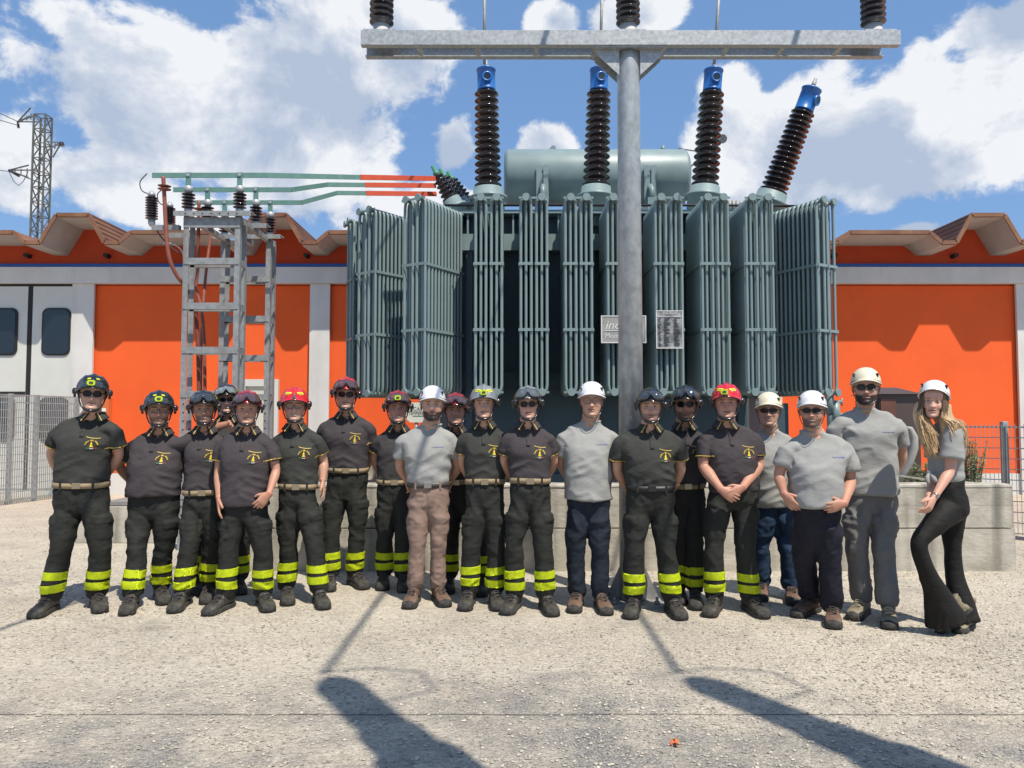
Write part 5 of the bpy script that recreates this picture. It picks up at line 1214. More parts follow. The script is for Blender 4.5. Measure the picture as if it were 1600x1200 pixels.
def person(p):
    """p: measured pixels of one figure in the photograph, turned into a standing figure at its own depth"""
    seed = p['seed']; rg = random.Random(seed)
    (lax, lty, ltx), (rax, rty, rtx) = p['footL'], p['footR']        # ankle x, toe sole y, toe x
    dl, dr = GD(lty - p.get('toe_dy', 10)), GD(rty - p.get('toe_dy', 10)); D = p.get('D', (dl + dr) / 2)
    m = D / F; hx = p['hx']; cx0 = (p['waist'][1] + p['waist'][2]) / 2
    root = empty('person', p['label'], 'person', (X(cx0, D), D, 0)); O = root.location.copy()
    th_ = math.atan2(-O.x, D); yaw = p.get('yaw', .45 * th_)
    # heights
    ztop = Z(p['top'], D); zchin = Z(p['chin'], D); zn = Z(p['chin'] + 7, D); sxl, sxr = X(p['sh'][0], D), X(p['sh'][1], D); scx = (sxl + sxr) / 2; so_ = (sxr - sxl) / 2; sj = so_ - .070
    zs = p.get('zs', zn - .085); zw = Z(p['waist'][0], D); wx0, wx1 = X(p['waist'][1], D), X(p['waist'][2], D); wc = (wx0 + wx1) / 2; wa = (wx1 - wx0) / 2
    zc = Z(p['crotch'][1], D); ccx = X(p['crotch'][0], D); belly = p.get('belly', .0); tucked = p.get('tucked', True)
    zbelt = zw if tucked else zw + .10
    wa -= .016 if tucked else .008; wt = wa - (.0 if tucked else .026)
    # ---------------- trousers
    g_ = Geo(); lw = p.get('legw', 1.); hipa = wt + .006; yo = D
    g_.torso([(wc, yo, zbelt + .03, wt * .985, .112 + belly * .5, .108), (wc, yo, zbelt - .02, wt, .118 + belly * .5, .112), (wc, yo, zbelt - .09, hipa, .122 + belly * .35, .125), ((wc + ccx) / 2, yo, zc + .09, hipa * 1.0, .112, .125), (ccx, yo, zc + .03, hipa * .86, .085, .10)], yaw, p=2.6)
    legs = []
    for s_, (ax, ty, tx), kn, dd in ((-1, p['footL'], p['kneeL'], dl), (1, p['footR'], p['kneeR'], dr)):
        A = W(ax, 655, dd); A = Vector((A.x, dd + .0, 0)); sole = 0
        K = W(kn[0], kn[1], (D + dd) / 2 - .03 + p.get('knee_dy', 0)); H = Vector((wc * .5 + ccx * .5 + s_ * (hipa - .098 * lw), yo, zc + .10)); H.x += 0
        th = (K - H); mid = H + th * .45 + Vector((s_ * .008, 0, 0)); sh_ = (A + Vector((0, 0, .10)) - K); fl = p.get('flare', 0)
        e = p.get('hem', .105)
        r_ = [.096, .094, .077, .080, .082, .070] if not p.get('slim') else [.094, .088, .069, .068, .064, .058]
        r_ = [q * lw * .93 for q in r_]
        bo = Vector((rg.uniform(-.008, .008), rg.uniform(-.004, .012), 0))
        P = [(*(H + Vector((0, 0, .03))), r_[0], .11), (*mid, r_[1], .102 * lw), (*K, r_[2], r_[2] * 1.05), (*(K + sh_ * .35 + bo), r_[3], r_[3] * 1.05), (*(K + sh_ * .72), r_[4], r_[4] * 1.08), (A.x, A.y + .018, e, r_[5], r_[5] * 1.12)]
        g_.limb(P, 5, 22); legs.append((H, K, A, tx, ty, dd, s_))
    me = remeshed(g_, .0105, 4); V = mv(me); Nn = mn_(me)
    x, y, z = V.T; sdx = np.where(x < ccx, -1, 1); w = np.zeros(len(V)); kz = np.where(sdx < 0, legs[0][1].z, legs[1][1].z)
    pr_ = p.get('trouser', 'fire')
    wr = p.get('wrinkle', 2.0 if p['kind'] != 'fire' else 1.5)
    w += wr * .0055 * ridge(np.stack([x * 6 + z * 3, y * 5, z * 11 + x * 9 * sdx], 1), seed) * np.exp(-((z - kz) / .14) ** 2)
    w += wr * .0065 * ridge(np.stack([x * 7, y * 7, z * 19 + x * 12 * sdx], 1), seed + 5) * sstep(.30, .14, z)
    w += wr * .0065 * ridge(np.stack([x * 11 - z * 6 * sdx, y * 8, z * 8], 1), seed + 9) * sstep(kz + .02, kz + .2, z)
    w += wr * .0022 * ridge(np.stack([x * 20, y * 20, z * 22], 1), seed + 2)
    w -= .006 * np.exp(-((x - ccx) / .01) ** 2) * sstep(zc, zc + .05, z) * sstep(zbelt, zbelt - .08, z) * (y < D)
    if pr_ in ('fire', 'cargo'):       # cargo pockets on the outer thigh
        pz1, pz0 = np.minimum(kz + .30, zc + .02), kz + .07; lat = np.clip(Nn[:, 0] * sdx, 0, 1)
        bx = sstep(pz0 - .012, pz0 + .01, z) * sstep(pz1 + .012, pz1 - .01, z); w += .007 * bx * sstep(.25, .6, lat)
        w += .008 * sstep(pz1 - .07, pz1 - .062, z) * bx * sstep(.2, .5, lat)
        kp = np.exp(-((z - kz) / .12) ** 4) * sstep(.2, .6, -Nn[:, 1]); w += kp * .003
    V = V + Nn * w[:, None]; setv(me, V - np.array(O)); smooth_all(me)
    tr_ = link('trousers', me, p.get('trouser_mat', TROU), root)
    def LP(v): return tuple(Vector(v) - O)
    if pr_ == 'fire':
        for (H, K, A, tx, ty, dd, s_) in legs:
            ax_ = Vector((rg.uniform(-.05, .05) - s_ * 0, 0, 1)).normalized(); sf = 1 if s_ > 0 else -1; cl = ccx - O.x; dz = rg.uniform(-.012, .012) + p.get('band_dz', 0)
            mx = (legs[0][1].x + legs[1][1].x) / 2 - O.x; ml = (legs[0][2].x + legs[1][2].x) / 2 - O.x
            bbx = min(legs[0][5], legs[1][5])
            for (z0, z1) in ((.250, .312), (.158, .220)):
                a2 = (ax_ + Vector((rg.uniform(-.10, .10), rg.uniform(-.05, .05), 0))).normalized(); cA = Vector((A.x - O.x, 0, z0 + dz)); cB = Vector((A.x - O.x, 0, z1 + dz))
                extract(me, [(cA, -a2), (cB, a2)], 'reflective_band', BAND, .0045, root, O, side=lambda c, sf=sf, mx=mx, ml=ml: ((c.x - (ml + (mx - ml) * .5)) * sf > 0))
    # ---------------- shirt
    g_ = Geo(); ch = max(min(sj + (.004 if p['kind'] == 'fire' else -.006), .20), .14); fm = p.get('female', False); bl = belly
    wl_ = wa + (.010 if tucked else 0); zmid = zbelt + .42 * (zs - zbelt)
    if tucked: low = [(wc, yo, zbelt - .012, wt * .97, .108 + bl * .5, .104), (wc, yo, zbelt + .022, wt + .014, .128 + bl * .7, .120)]
    else: low = [(wc, yo, zw, wa + .004, .146 + bl * .75, .146), (wc, yo, zw + .06, wa, .146 + bl * .85, .143)]
    mixx = lambda k: wc + (scx - wc) * k
    g_.torso(low + [(mixx(.4), yo, zmid, (wl_ * .55 + ch * .45), .126 + bl, .120), (mixx(.75), yo - .004, zs - .16, ch * 1.0, .128 + bl * .35, .122), (scx, yo, zs - .10, sj * 1.02, .116, .112), (scx, yo + .004, zs - .045, sj * .99, .092, .096), (scx, yo + .008, zs - .005, sj * .93, .072, .082),
                (scx, yo + .01, zs + .024, sj * .80, .062, .070), (scx, yo + .011, zs + .046, sj * .60, .058, .064), (scx * .5 + X(hx, D) * .5, yo + .012, zs + .066, .092, .062, .066), (X(hx, D), yo + .012, zn + .002, .075, .062, .066)], yaw, n=36, p=2.35)
    arms = []
    for s_, k in ((-1, 'L'), (1, 'R')):
        S = Vector((scx + s_ * sj, yo + .008, zs - .050)); el = p['elb' + k]; wrv = p['wri' + k]
        E = W(el[0], el[1], D + el[2]); E.x -= s_ * .012; Wr = W(wrv[0], wrv[1], D + wrv[2]); arms.append((S, E, Wr, s_, k))
        fr_ = p.get('sleeve', .60) * (1 if p.get('sleeve' + k) is None else p['sleeve' + k]); C_ = S.lerp(E, fr_); d_ = (E - S).normalized(); lo = p.get('loose', 1.)
        g_.limb([(scx + s_ * sj * .50, yo + .01, zs - .045, .050, .066), (scx + s_ * sj * .84, yo + .008, zs - .040, .050, .064), (*S.lerp(C_, .28), .055 * lo, .064 * lo), (*S.lerp(C_, .6), .058 * lo, .066 * lo), (*C_, .061 * lo, .067 * lo)], 5, 20)
    me = remeshed(g_, .0095, 4); V = mv(me); Nn = mn_(me); x, y, z = V.T; w = np.zeros(len(V)); u = (x - scx)
    su = seed + 40; am = p.get('shirt_w', 1.6 if p['kind'] != 'fire' else 1.3)
    w += am * .0055 * ridge(np.stack([x * 4, y * 4, z * 15 + np.abs(u) * 7], 1), su) * sstep(zmid + .16, zmid - .05, z)
    w += am * .0055 * ridge(np.stack([u * 6 + z * 5 * np.sign(u), y * 5, z * 9 - np.abs(u) * 8], 1), su + 1) * sstep(.07, .14, np.abs(u)) * sstep(zs - .35, zs - .2, z)
    w += am * .0035 * ridge(np.stack([x * 8 + z * 5, y * 9, z * 13 - x * 6], 1), su + 2) * sstep(zs + .02, zs - .1, z)
    w += am * .006 * np.exp(-((z - zbelt - .035) / .03) ** 2) * vn(np.stack([x * 26, y * 26, z * 4], 1), su + 3) * (1 if tucked else .4)
    V = V + Nn * w[:, None]; setv(me, V - np.array(O)); smooth_all(me); top_m = p.get('shirt_mat', POLO['a'])
    sh = link('shirt', me, top_m, root); sh.name = 'polo_shirt' if p['kind'] == 'fire' else 't_shirt'
    bvh = BVHTree.FromPolygons([tuple(v) for v in (V - np.array(O))], [tuple(q.vertices) for q in me.polygons])
    sc_ = scx - O.x; yf = -.5
    def patch(name, m_, cx, cz, wx, hz, off, nx=8, nz=6, thick=.004, par=root, slant=0., rnd_=None):
        r = project_patch(bvh, lambda a, b_: (cx + (a - .5) * wx, yf, cz + (b_ - .5) * hz + slant * (a - .5) + (rnd_ * 4 * (a - .5) ** 2 if rnd_ else 0)), nx, nz, off, thick, dist=.6)
        if r is None: return None
        b = MB(); b.add(r[0], r[1], True); me2 = b.mesh(name); return link(name, me2, m_, par)
    if p['kind'] == 'fire':
        # sleeve trims
        for (S, E, Wr, s_, k) in arms:
            fr_ = p.get('sleeve', .60) * (1 if p.get('sleeve' + k) is None else p['sleeve' + k]); C_ = Vector(S.lerp(E, fr_)) - O; d_ = (E - S).normalized()
            sS = S - O
            extract(me, [(C_ - d_ * .013, -d_), (C_ - d_ * .005, d_)], 'sleeve_trim', YELT, .0025, root, O, side=lambda c, C_=C_: (c - C_).length < .11)
        # collar: two leaves that open at the front, yellow line along the edge
        nx_, nz_ = X(hx, D) - O.x, zn + .004
        b = MB(); trims = []
        for s_ in (-1, 1):
            n1, n2 = 14, 5; Vv = []; opn = .26
            for layer in (0, 1):
                for i in range(n1):
                    a = i / (n1 - 1); t = HP + s_ * (opn + a * (math.pi - opn)); fa = (1 - a) ** 3
                    for j in range(n2):
                        q = j / (n2 - 1); r0 = (.074 + .018 * q + layer * .0035); sx2 = 1.0 + .10 * q
                        zz_ = nz_ + .004 - q * (.032 + .036 * fa) + .014 * a * (1 - q)
                        lx_, ly_ = math.cos(t) * r0 * sx2 + s_ * .032 * q * fa, math.sin(t) * r0 * (.96 + .28 * q * fa); ca_, sa_ = math.cos(th_ * .6), math.sin(th_ * .6); Vv.append((nx_ + lx_ * ca_ - ly_ * sa_, .012 + lx_ * sa_ + ly_ * ca_, zz_))
            o_ = n1 * n2; fs = [(i*n2+j, (i+1)*n2+j, (i+1)*n2+j+1, i*n2+j+1) for i in range(n1-1) for j in range(n2-1)]
            fs = fs + [tuple(o_ + q for q in reversed(f)) for f in fs]
            rim = [j for j in range(n2)] + [i*n2+n2-1 for i in range(1, n1)] + [(n1-1)*n2+j for j in range(n2-2, -1, -1)] + [i*n2 for i in range(n1-2, 0, -1)]
            fs += [(rim[i], rim[(i+1) % len(rim)], rim[(i+1) % len(rim)] + o_, rim[i] + o_) for i in range(len(rim))]
            b.add(Vv, fs, True)
            # trim sits on the leaf a little in from its front edge
            P = [Vector(Vv[o_ + 1 * n2 + j]) + Vector((0, -.003, .0)) for j in range(n2)]; tb = MB(); tb.tube(P, .0034, 6); trims.append(tb)
        c_ = link('collar', b.mesh('collar'), top_m, root); [link('collar_trim', q_.mesh('collar_trim'), YELT, c_) for q_ in trims]
        patch('placket', top_m, sc_ * .5 + nx_ * .5, zn - .115, .030, .135, .004, 4, 8)
        for dz_ in (-.06, -.10):
            h = bvh.ray_cast(Vector((nx_, -1, zn + dz_)), Vector((0, 1, 0)))
            if h[0] is not None:
                q = MB(); c = h[0] - Vector((0, .006, 0)); q.tube([c + Vector((0, -.0025, 0)), c], .0055, 10); link('button', q.mesh('button'), HBLK, root)
        if p.get('badge', True):
            bx, bz = sc_ + min(.105, sj * .52) + p.get('badge_dx', 0), zs - .155
            patch('pocket_trim', YELT, bx + .002, bz + .050, .095, .005, .004, 10, 3, slant=-.012, rnd_=.006)
            for nm, V2, F2, m_ in BADGE:
                Vp = []
                for (u_, v_) in V2:
                    h = bvh.ray_cast(Vector((bx + u_ * .92, -1, bz + v_ * .92)), Vector((0, 1, 0))); Vp.append(tuple(h[0] - Vector((0, .0085, 0))) if h[0] is not None else (bx + u_, -.14, bz + v_))
                q = MB(); q.add(Vp, F2); link(nm, q.mesh(nm), m_, root)
    else:
        # neck rib and small blue print on the chest and sleeve
        nx_, nz_ = X(hx, D) - O.x, zn + .004
        q = MB(); P = [(nx_ + math.cos(t) * .0745, .013 + math.sin(t) * .064, nz_ - .010 + .008 * math.sin(t)) for t in [2 * math.pi * i / 32 for i in range(33)]]; q.tube(P, .0065, 8, cap=False); link('neck_rib', q.mesh('neck_rib'), top_m, root)
        if not fm:
            bx, bz = sc_ + min(.10, sj * .55) + p.get('badge_dx', 0), zs - .105
            for k in range(9):
                wd = .0065; patch('shirt_print', MPRNR if k == 0 else MPRNT, bx - .045 + k * .0105, bz + (.0015 if k % 3 == 0 else 0), wd, .006 + .004 * (k % 3 == 1) + .002 * (k % 2), .0025, 3, 3, thick=.002)
    # ---------------- belt
    if tucked and p.get('belt') is not None:
        bm_ = p['belt']; n = 44; Vv = []; bw = .021
        zc_ = zbelt + .0
        for (k, zz_) in ((.0, -bw), (1., -bw), (1., bw), (.0, bw)):
            for i in range(n):
                t = 2 * math.pi * i / n; c, s_ = math.cos(t), math.sin(t); pw = 2 / 2.6; a = wt * 1.0 + .012 + .006 * k; bf = .118 + belly * .5 + .013 + .006 * k; bb = .112 + .013 + .006 * k
                lx = np.sign(c) * abs(c) ** pw * a; ly = np.sign(s_) * abs(s_) ** pw * (bf if s_ < 0 else bb); Vv.append((wc - O.x + lx * math.cos(yaw) - ly * math.sin(yaw), lx * math.sin(yaw) + ly * math.cos(yaw), zc_ + zz_ + .004 * math.sin(t * 2 + seed)))
        fs = [(l*n+i, l*n+(i+1) % n, ((l+1) % 4)*n+(i+1) % n, ((l+1) % 4)*n+i) for l in range(4) for i in range(n)]
        b = MB(); b.add(Vv, fs, True); be = link('belt', b.mesh('belt'), bm_, root)
        q = MB(); by = -(.118 + belly * .5 + .021); q.box(-.030, .030, by - .006, by, zc_ - .023, zc_ + .023); q.v = [(wc - O.x + v[0] * math.cos(yaw) - v[1] * math.sin(yaw), v[0] * math.sin(yaw) + v[1] * math.cos(yaw), v[2]) for v in q.v]; bk = link('buckle', q.mesh('buckle'), BRASS if bm_ is BELT else METAL if bm_ is BELTD else BELTB, be); bevel(bk, .002)
        for s_ in (-1, 1):
            for off_ in (.055, .0):
                if off_ == 0: continue
                q = MB(); xx = s_ * wt * .62; yy = -(.118 + belly * .5) * (1 - .62 ** 2.6) ** (1 / 2.6) - .022; q.box(xx - .008, xx + .008, yy - .003, yy + .004, zc_ - .034, zc_ + .03); q.v = [(wc - O.x + v[0] * math.cos(yaw) - v[1] * math.sin(yaw), v[0] * math.sin(yaw) + v[1] * math.cos(yaw), v[2]) for v in q.v]; link('belt_loop', q.mesh('belt_loop'), p.get('trouser_mat', TROU), root)
    # ---------------- body: head, neck, arms, hands in one mesh
    Vh, Fh, Ch, bmask, base = head_grid(p, seed)
    hs = p.get('head_s', min(1.10, max(.95, (ztop - zchin) / (.262 if p['kind'] == 'fire' else .256)))); hr = rot3(th_ * .95 + p.get('hyaw', 0), p.get('hpitch', .05), p.get('hroll', 0)); H0 = Vector((X(hx, D) - O.x, -.022 + p.get('hdy', 0), zchin + .114 * hs))
    hrn = np.array(hr)
    def HL(V): return (np.asarray(V) * hs) @ hrn.T + np.array(H0)
    body = Geo(); body.add(HL(Vh), Fh); cols = [Ch]
    for s_ in (-1, 1):
        n0 = body.n; eg = Geo(); eg.ball((s_ * .079 * p.get('face_w', 1), .008, -.012), (.007, .018, .031), 12, 9, rot=np.array(Matrix.Rotation(s_ * -.35, 3, 'Z') @ Matrix.Rotation(.15, 3, 'X'))); eg.ball((s_ * .083 * p.get('face_w', 1), .004, -.008), (.005, .010, .018), 10, 7)
        Ve = np.concatenate(eg.v); body.add(HL(Ve), eg.f); cols.append(np.tile(base * np.array((1.02, .86, .82)), (len(Ve), 1)))
    core = Geo(); cdx = scx - O.x
    core.limb([(*(H0 + hr @ Vector((0, .022, -.05)) * hs), .064 * hs, .062), (H0.x * .7 + cdx * .3, .004, zn - .0, .063 * p.get('neck', 1) * hs, .062), (cdx, .012, zn - .03, .066 * p.get('neck', 1), .062), (cdx, .012, zs - .02, .10, .07), (cdx, .005, zs - .2, .13, .09), (wc - O.x, .005, zbelt, .11, .08), (ccx - O.x, .005, zc + .1, .10, .08)], 4, 20)
    Vc = np.concatenate(core.v); body.add(Vc, core.f); cols.append(np.tile(base * .97, (len(Vc), 1)))
    for (S, E, Wr, s_, k) in arms:
        ag = Geo(); aw = p.get('armw', 1.) * .94; So, Eo, Wo = S - O, E - O, Wr - O; mu = So.lerp(Eo, .5); mf = Eo.lerp(Wo, .30)
        d1 = (Eo - So).normalized(); d2 = (Wo - Eo).normalized()
        ag.limb([(*(So.lerp(Eo, .12) + Vector((-s_ * .008, 0, -.0))), .040 * aw), (*So.lerp(Eo, .3), .045 * aw), (*mu, .048 * aw), (*(Eo - d1 * .05), .044 * aw), (*(Eo + (d2 - d1) * .006), .041 * aw), (*(mf + Vector((0, 0, 0))), .044 * aw, .042 * aw), (*Eo.lerp(Wo, .7), .033 * aw, .031 * aw), (*Wo, .0285 * aw, .024 * aw)], 4, 18)
        hd = p.get('hand' + k)
        if hd: hand_geo(ag, Wo, hd[0], hd[1], hd[2], hd[3], sc=hd[4] if len(hd) > 4 else 1.0)
        else: hand_geo(ag, Wo, d2, (0, 1, 0) if abs(d2.y) < .8 else (0, 0, 1), (0, -.2, 1), .7)
        am_ = remeshed(ag, .0042 if hd else .007, 2); Va = mv(am_); body.add(Va, [tuple(q.vertices) for q in am_.polygons]); 
        ca = np.tile(base * np.array((.95, .90, .86)), (len(Va), 1)); dk = np.linalg.norm(Va - np.array(Wo), axis=1); ca = ca * (1 - .10 * sstep(.12, .0, dk)[:, None] * np.array((0, 1, 1))); cols.append(ca); bpy.data.meshes.remove(am_)
    me = body.mesh('body'); smooth_all(me); setcol(me, np.concatenate(cols)); bo_ = link('body', me, SKIN, root)
    def hmb(b, name, m_, par=root):
        b.v = [tuple(q) for q in HL(np.array([tuple(v) for v in b.v]))]; return link(name, b.mesh(name), m_, par)
    # eyes
    for s_ in (-1, 1):
        b = MB(); 
        if not p.get('shades'):
            q = Geo(); q.ball((s_ * .0305, -.0775, .0), (.0125, .0125, .0066 * p.get('eye_open', .45)), 14, 8); Vq = np.concatenate(q.v); b.add([tuple(v) for v in Vq], q.f, True); e = hmb(b, 'eye', EYEW)
            b = MB(); q = Geo(); q.ball((s_ * .0305, -.0865, .0), (.0058, .0046, .0052 * min(1, p.get('eye_open', .45) + .15)), 12, 7); b.add([tuple(v) for v in np.concatenate(q.v)], q.f, True); e2 = hmb(b, 'iris', EYED, e)
    if False:     # full beard as its own shaggy shell
        ii = bmask > .30; rsn = np.random.RandomState(seed); off = np.zeros_like(Vh); keep = [f for f in Fh if len(f) == 4 and all(ii[j] for j in f)]
        used = sorted({j for f in keep for j in f}); mp_ = {j: k_ for k_, j in enumerate(used)}; Vb = Vh[used].copy(); bk_ = bmask[used]; n_ = Vb.copy(); n_[:, 1] += .0; n_[:, 2] += .05; n_ /= np.linalg.norm(n_, axis=1)[:, None]
        dn = (sstep(-.05, -.11, Vb[:, 2]) * .010 + .004) * np.clip((bk_ - .30) * 2, 0, 1) * p.get('beard_l', 1.); Vb = Vb + n_ * (dn * (1 + .35 * rsn.randn(len(Vb))))[:, None] + np.array((0, 0, -1.))[None] * (dn * .6)[:, None]
        b = MB(); b.add([tuple(v) for v in Vb], [tuple(mp_[j] for j in f) for f in keep], True); hmb(b, 'beard', mat('beard_%d' % seed, p.get('hair', (.03, .022, .017)), .8, var=.4, vscale=160, bump=.6, bscale=300))
    sg = p.get('shades')
    if sg:
        clear = sg == 'clear'; fm_ = MB(); 
        for s_ in (-1, 1):
            b = MB(); cx_ = s_ * .0325; hw, hh = (.026, .019) if sg != 'narrow' else (.027, .014); V_ = []; n = 18; yb = -.103
            for (yy, k) in ((yb, 1.), (yb + .0035, 1.)):
                for i in range(n):
                    t = 2 * math.pi * i / n; c, q = math.cos(t), math.sin(t); x_ = cx_ + hw * np.sign(c) * abs(c) ** .65; z_ = .001 + hh * np.sign(q) * abs(q) ** .65; V_.append((x_, yy + (abs(x_) / .06) ** 2 * .020, z_))
            b.add(V_, [tuple(range(n)), tuple(range(2*n-1, n-1, -1))] + [(i, (i+1) % n, (i+1) % n + n, i + n) for i in range(n)])
            if not clear: hmb(b, 'sunglass_lens', SHADE)
            ring = [V_[i % n] for i in range(n + 1)]; fm_.tube(ring, .0022 if not clear else .0016, 6, cap=False)
            fm_.tube([(s_ * .058, yb + .018, .006), (s_ * .076 * p.get('face_w', 1), -.05, .004), (s_ * .079 * p.get('face_w', 1), .01, .002)], .0028 if not clear else .0016, 6)
        fm_.tube([(-.009, yb + .001, .004), (0, yb - .002, .006), (.009, yb + .001, .004)], .0024, 6)
        hmb(fm_, 'glasses_frame', SHADE if not clear else mat('wire_frame', (.1, .09, .08), .3, metal=.6))
    # chin strap
    if p.get('strap', True):
        b = MB(); fw = p.get('face_w', 1.); fat = p['kind'] == 'fire'; r_s = .0052 if fat else .0026
        for s_ in (-1, 1):
            b.tube([(s_ * .094, -.035, .030), (s_ * .085 * fw, -.040, -.012), (s_ * .078 * fw, -.046, -.055), (s_ * .063 * fw, -.066, -.092), (s_ * .038, -.092, -.113), (s_ * .014, -.105, -.119), (0, -.106, -.120)], [r_s] * 7, 8)
            b.tube([(s_ * .098, .045, .0), (s_ * .087 * fw, .01, -.03), (s_ * .079 * fw, -.044, -.052)], r_s * .8, 6)
        if fat:
            q = Geo(); q.limb([(-.046, -.084, -.106, .009, .013), (-.026, -.101, -.115, .011, .016), (0, -.108, -.118, .012, .018), (.026, -.101, -.115, .011, .016), (.046, -.084, -.106, .009, .013)], 4, 12, ref=(0, -1, 0)); b.add([tuple(v) for v in np.concatenate(q.v)], q.f, True)
        hmb(b, 'chin_strap', HBLK)
    # helmet
    Mh = Matrix.Translation(H0 + hr @ Vector((0, 0, p.get('helm_dz', .0)))) @ hr.to_4x4() @ Matrix.Diagonal((hs * p.get('helm_s', 1.),) * 3 + (1,)); par = {}
    for nm, hm_, pa in helmet_meshes(p['helmet']):
        o = bpy.data.objects.new(nm, hm_); COL.objects.link(o)
        if pa is None: o.parent = root; o.matrix_local = Mh; par[nm] = o
        else: o.parent = par['helmet']
    # boots
    bk = p.get('boots', 'black')
    if bk:
        for (H, K, A, tx, ty, dd, s_) in legs:
            T_ = Vector((X(tx, GD(ty)), GD(ty), 0)); v = T_ - Vector((A.x, A.y, 0)); ang = math.atan2(v.x, -v.y)
            put_boot(root, bk, Vector((A.x, A.y, 0)), ang, 0, p.get('boot_s', 1.18))
    # watch
    if p.get('watch'):
        (S, E, Wr, s_, k) = arms[0 if p['watch'] == 'L' else 1]; d_ = (Wr - E).normalized(); c = Wr - O - d_ * .03; b = MB(); b.lathe(c - d_ * .011, c + d_ * .011, [(0, .030), (.001, .0325), (.021, .0325), (.022, .030)], 20); link('watch', b.mesh('watch'), METAL, root)
    return root, dict(O=O, H0=H0, hr=hr, hs=hs, D=D, arms=arms, scx=scx, zs=zs, zn=zn, zw=zw, wc=wc, wa=wa)

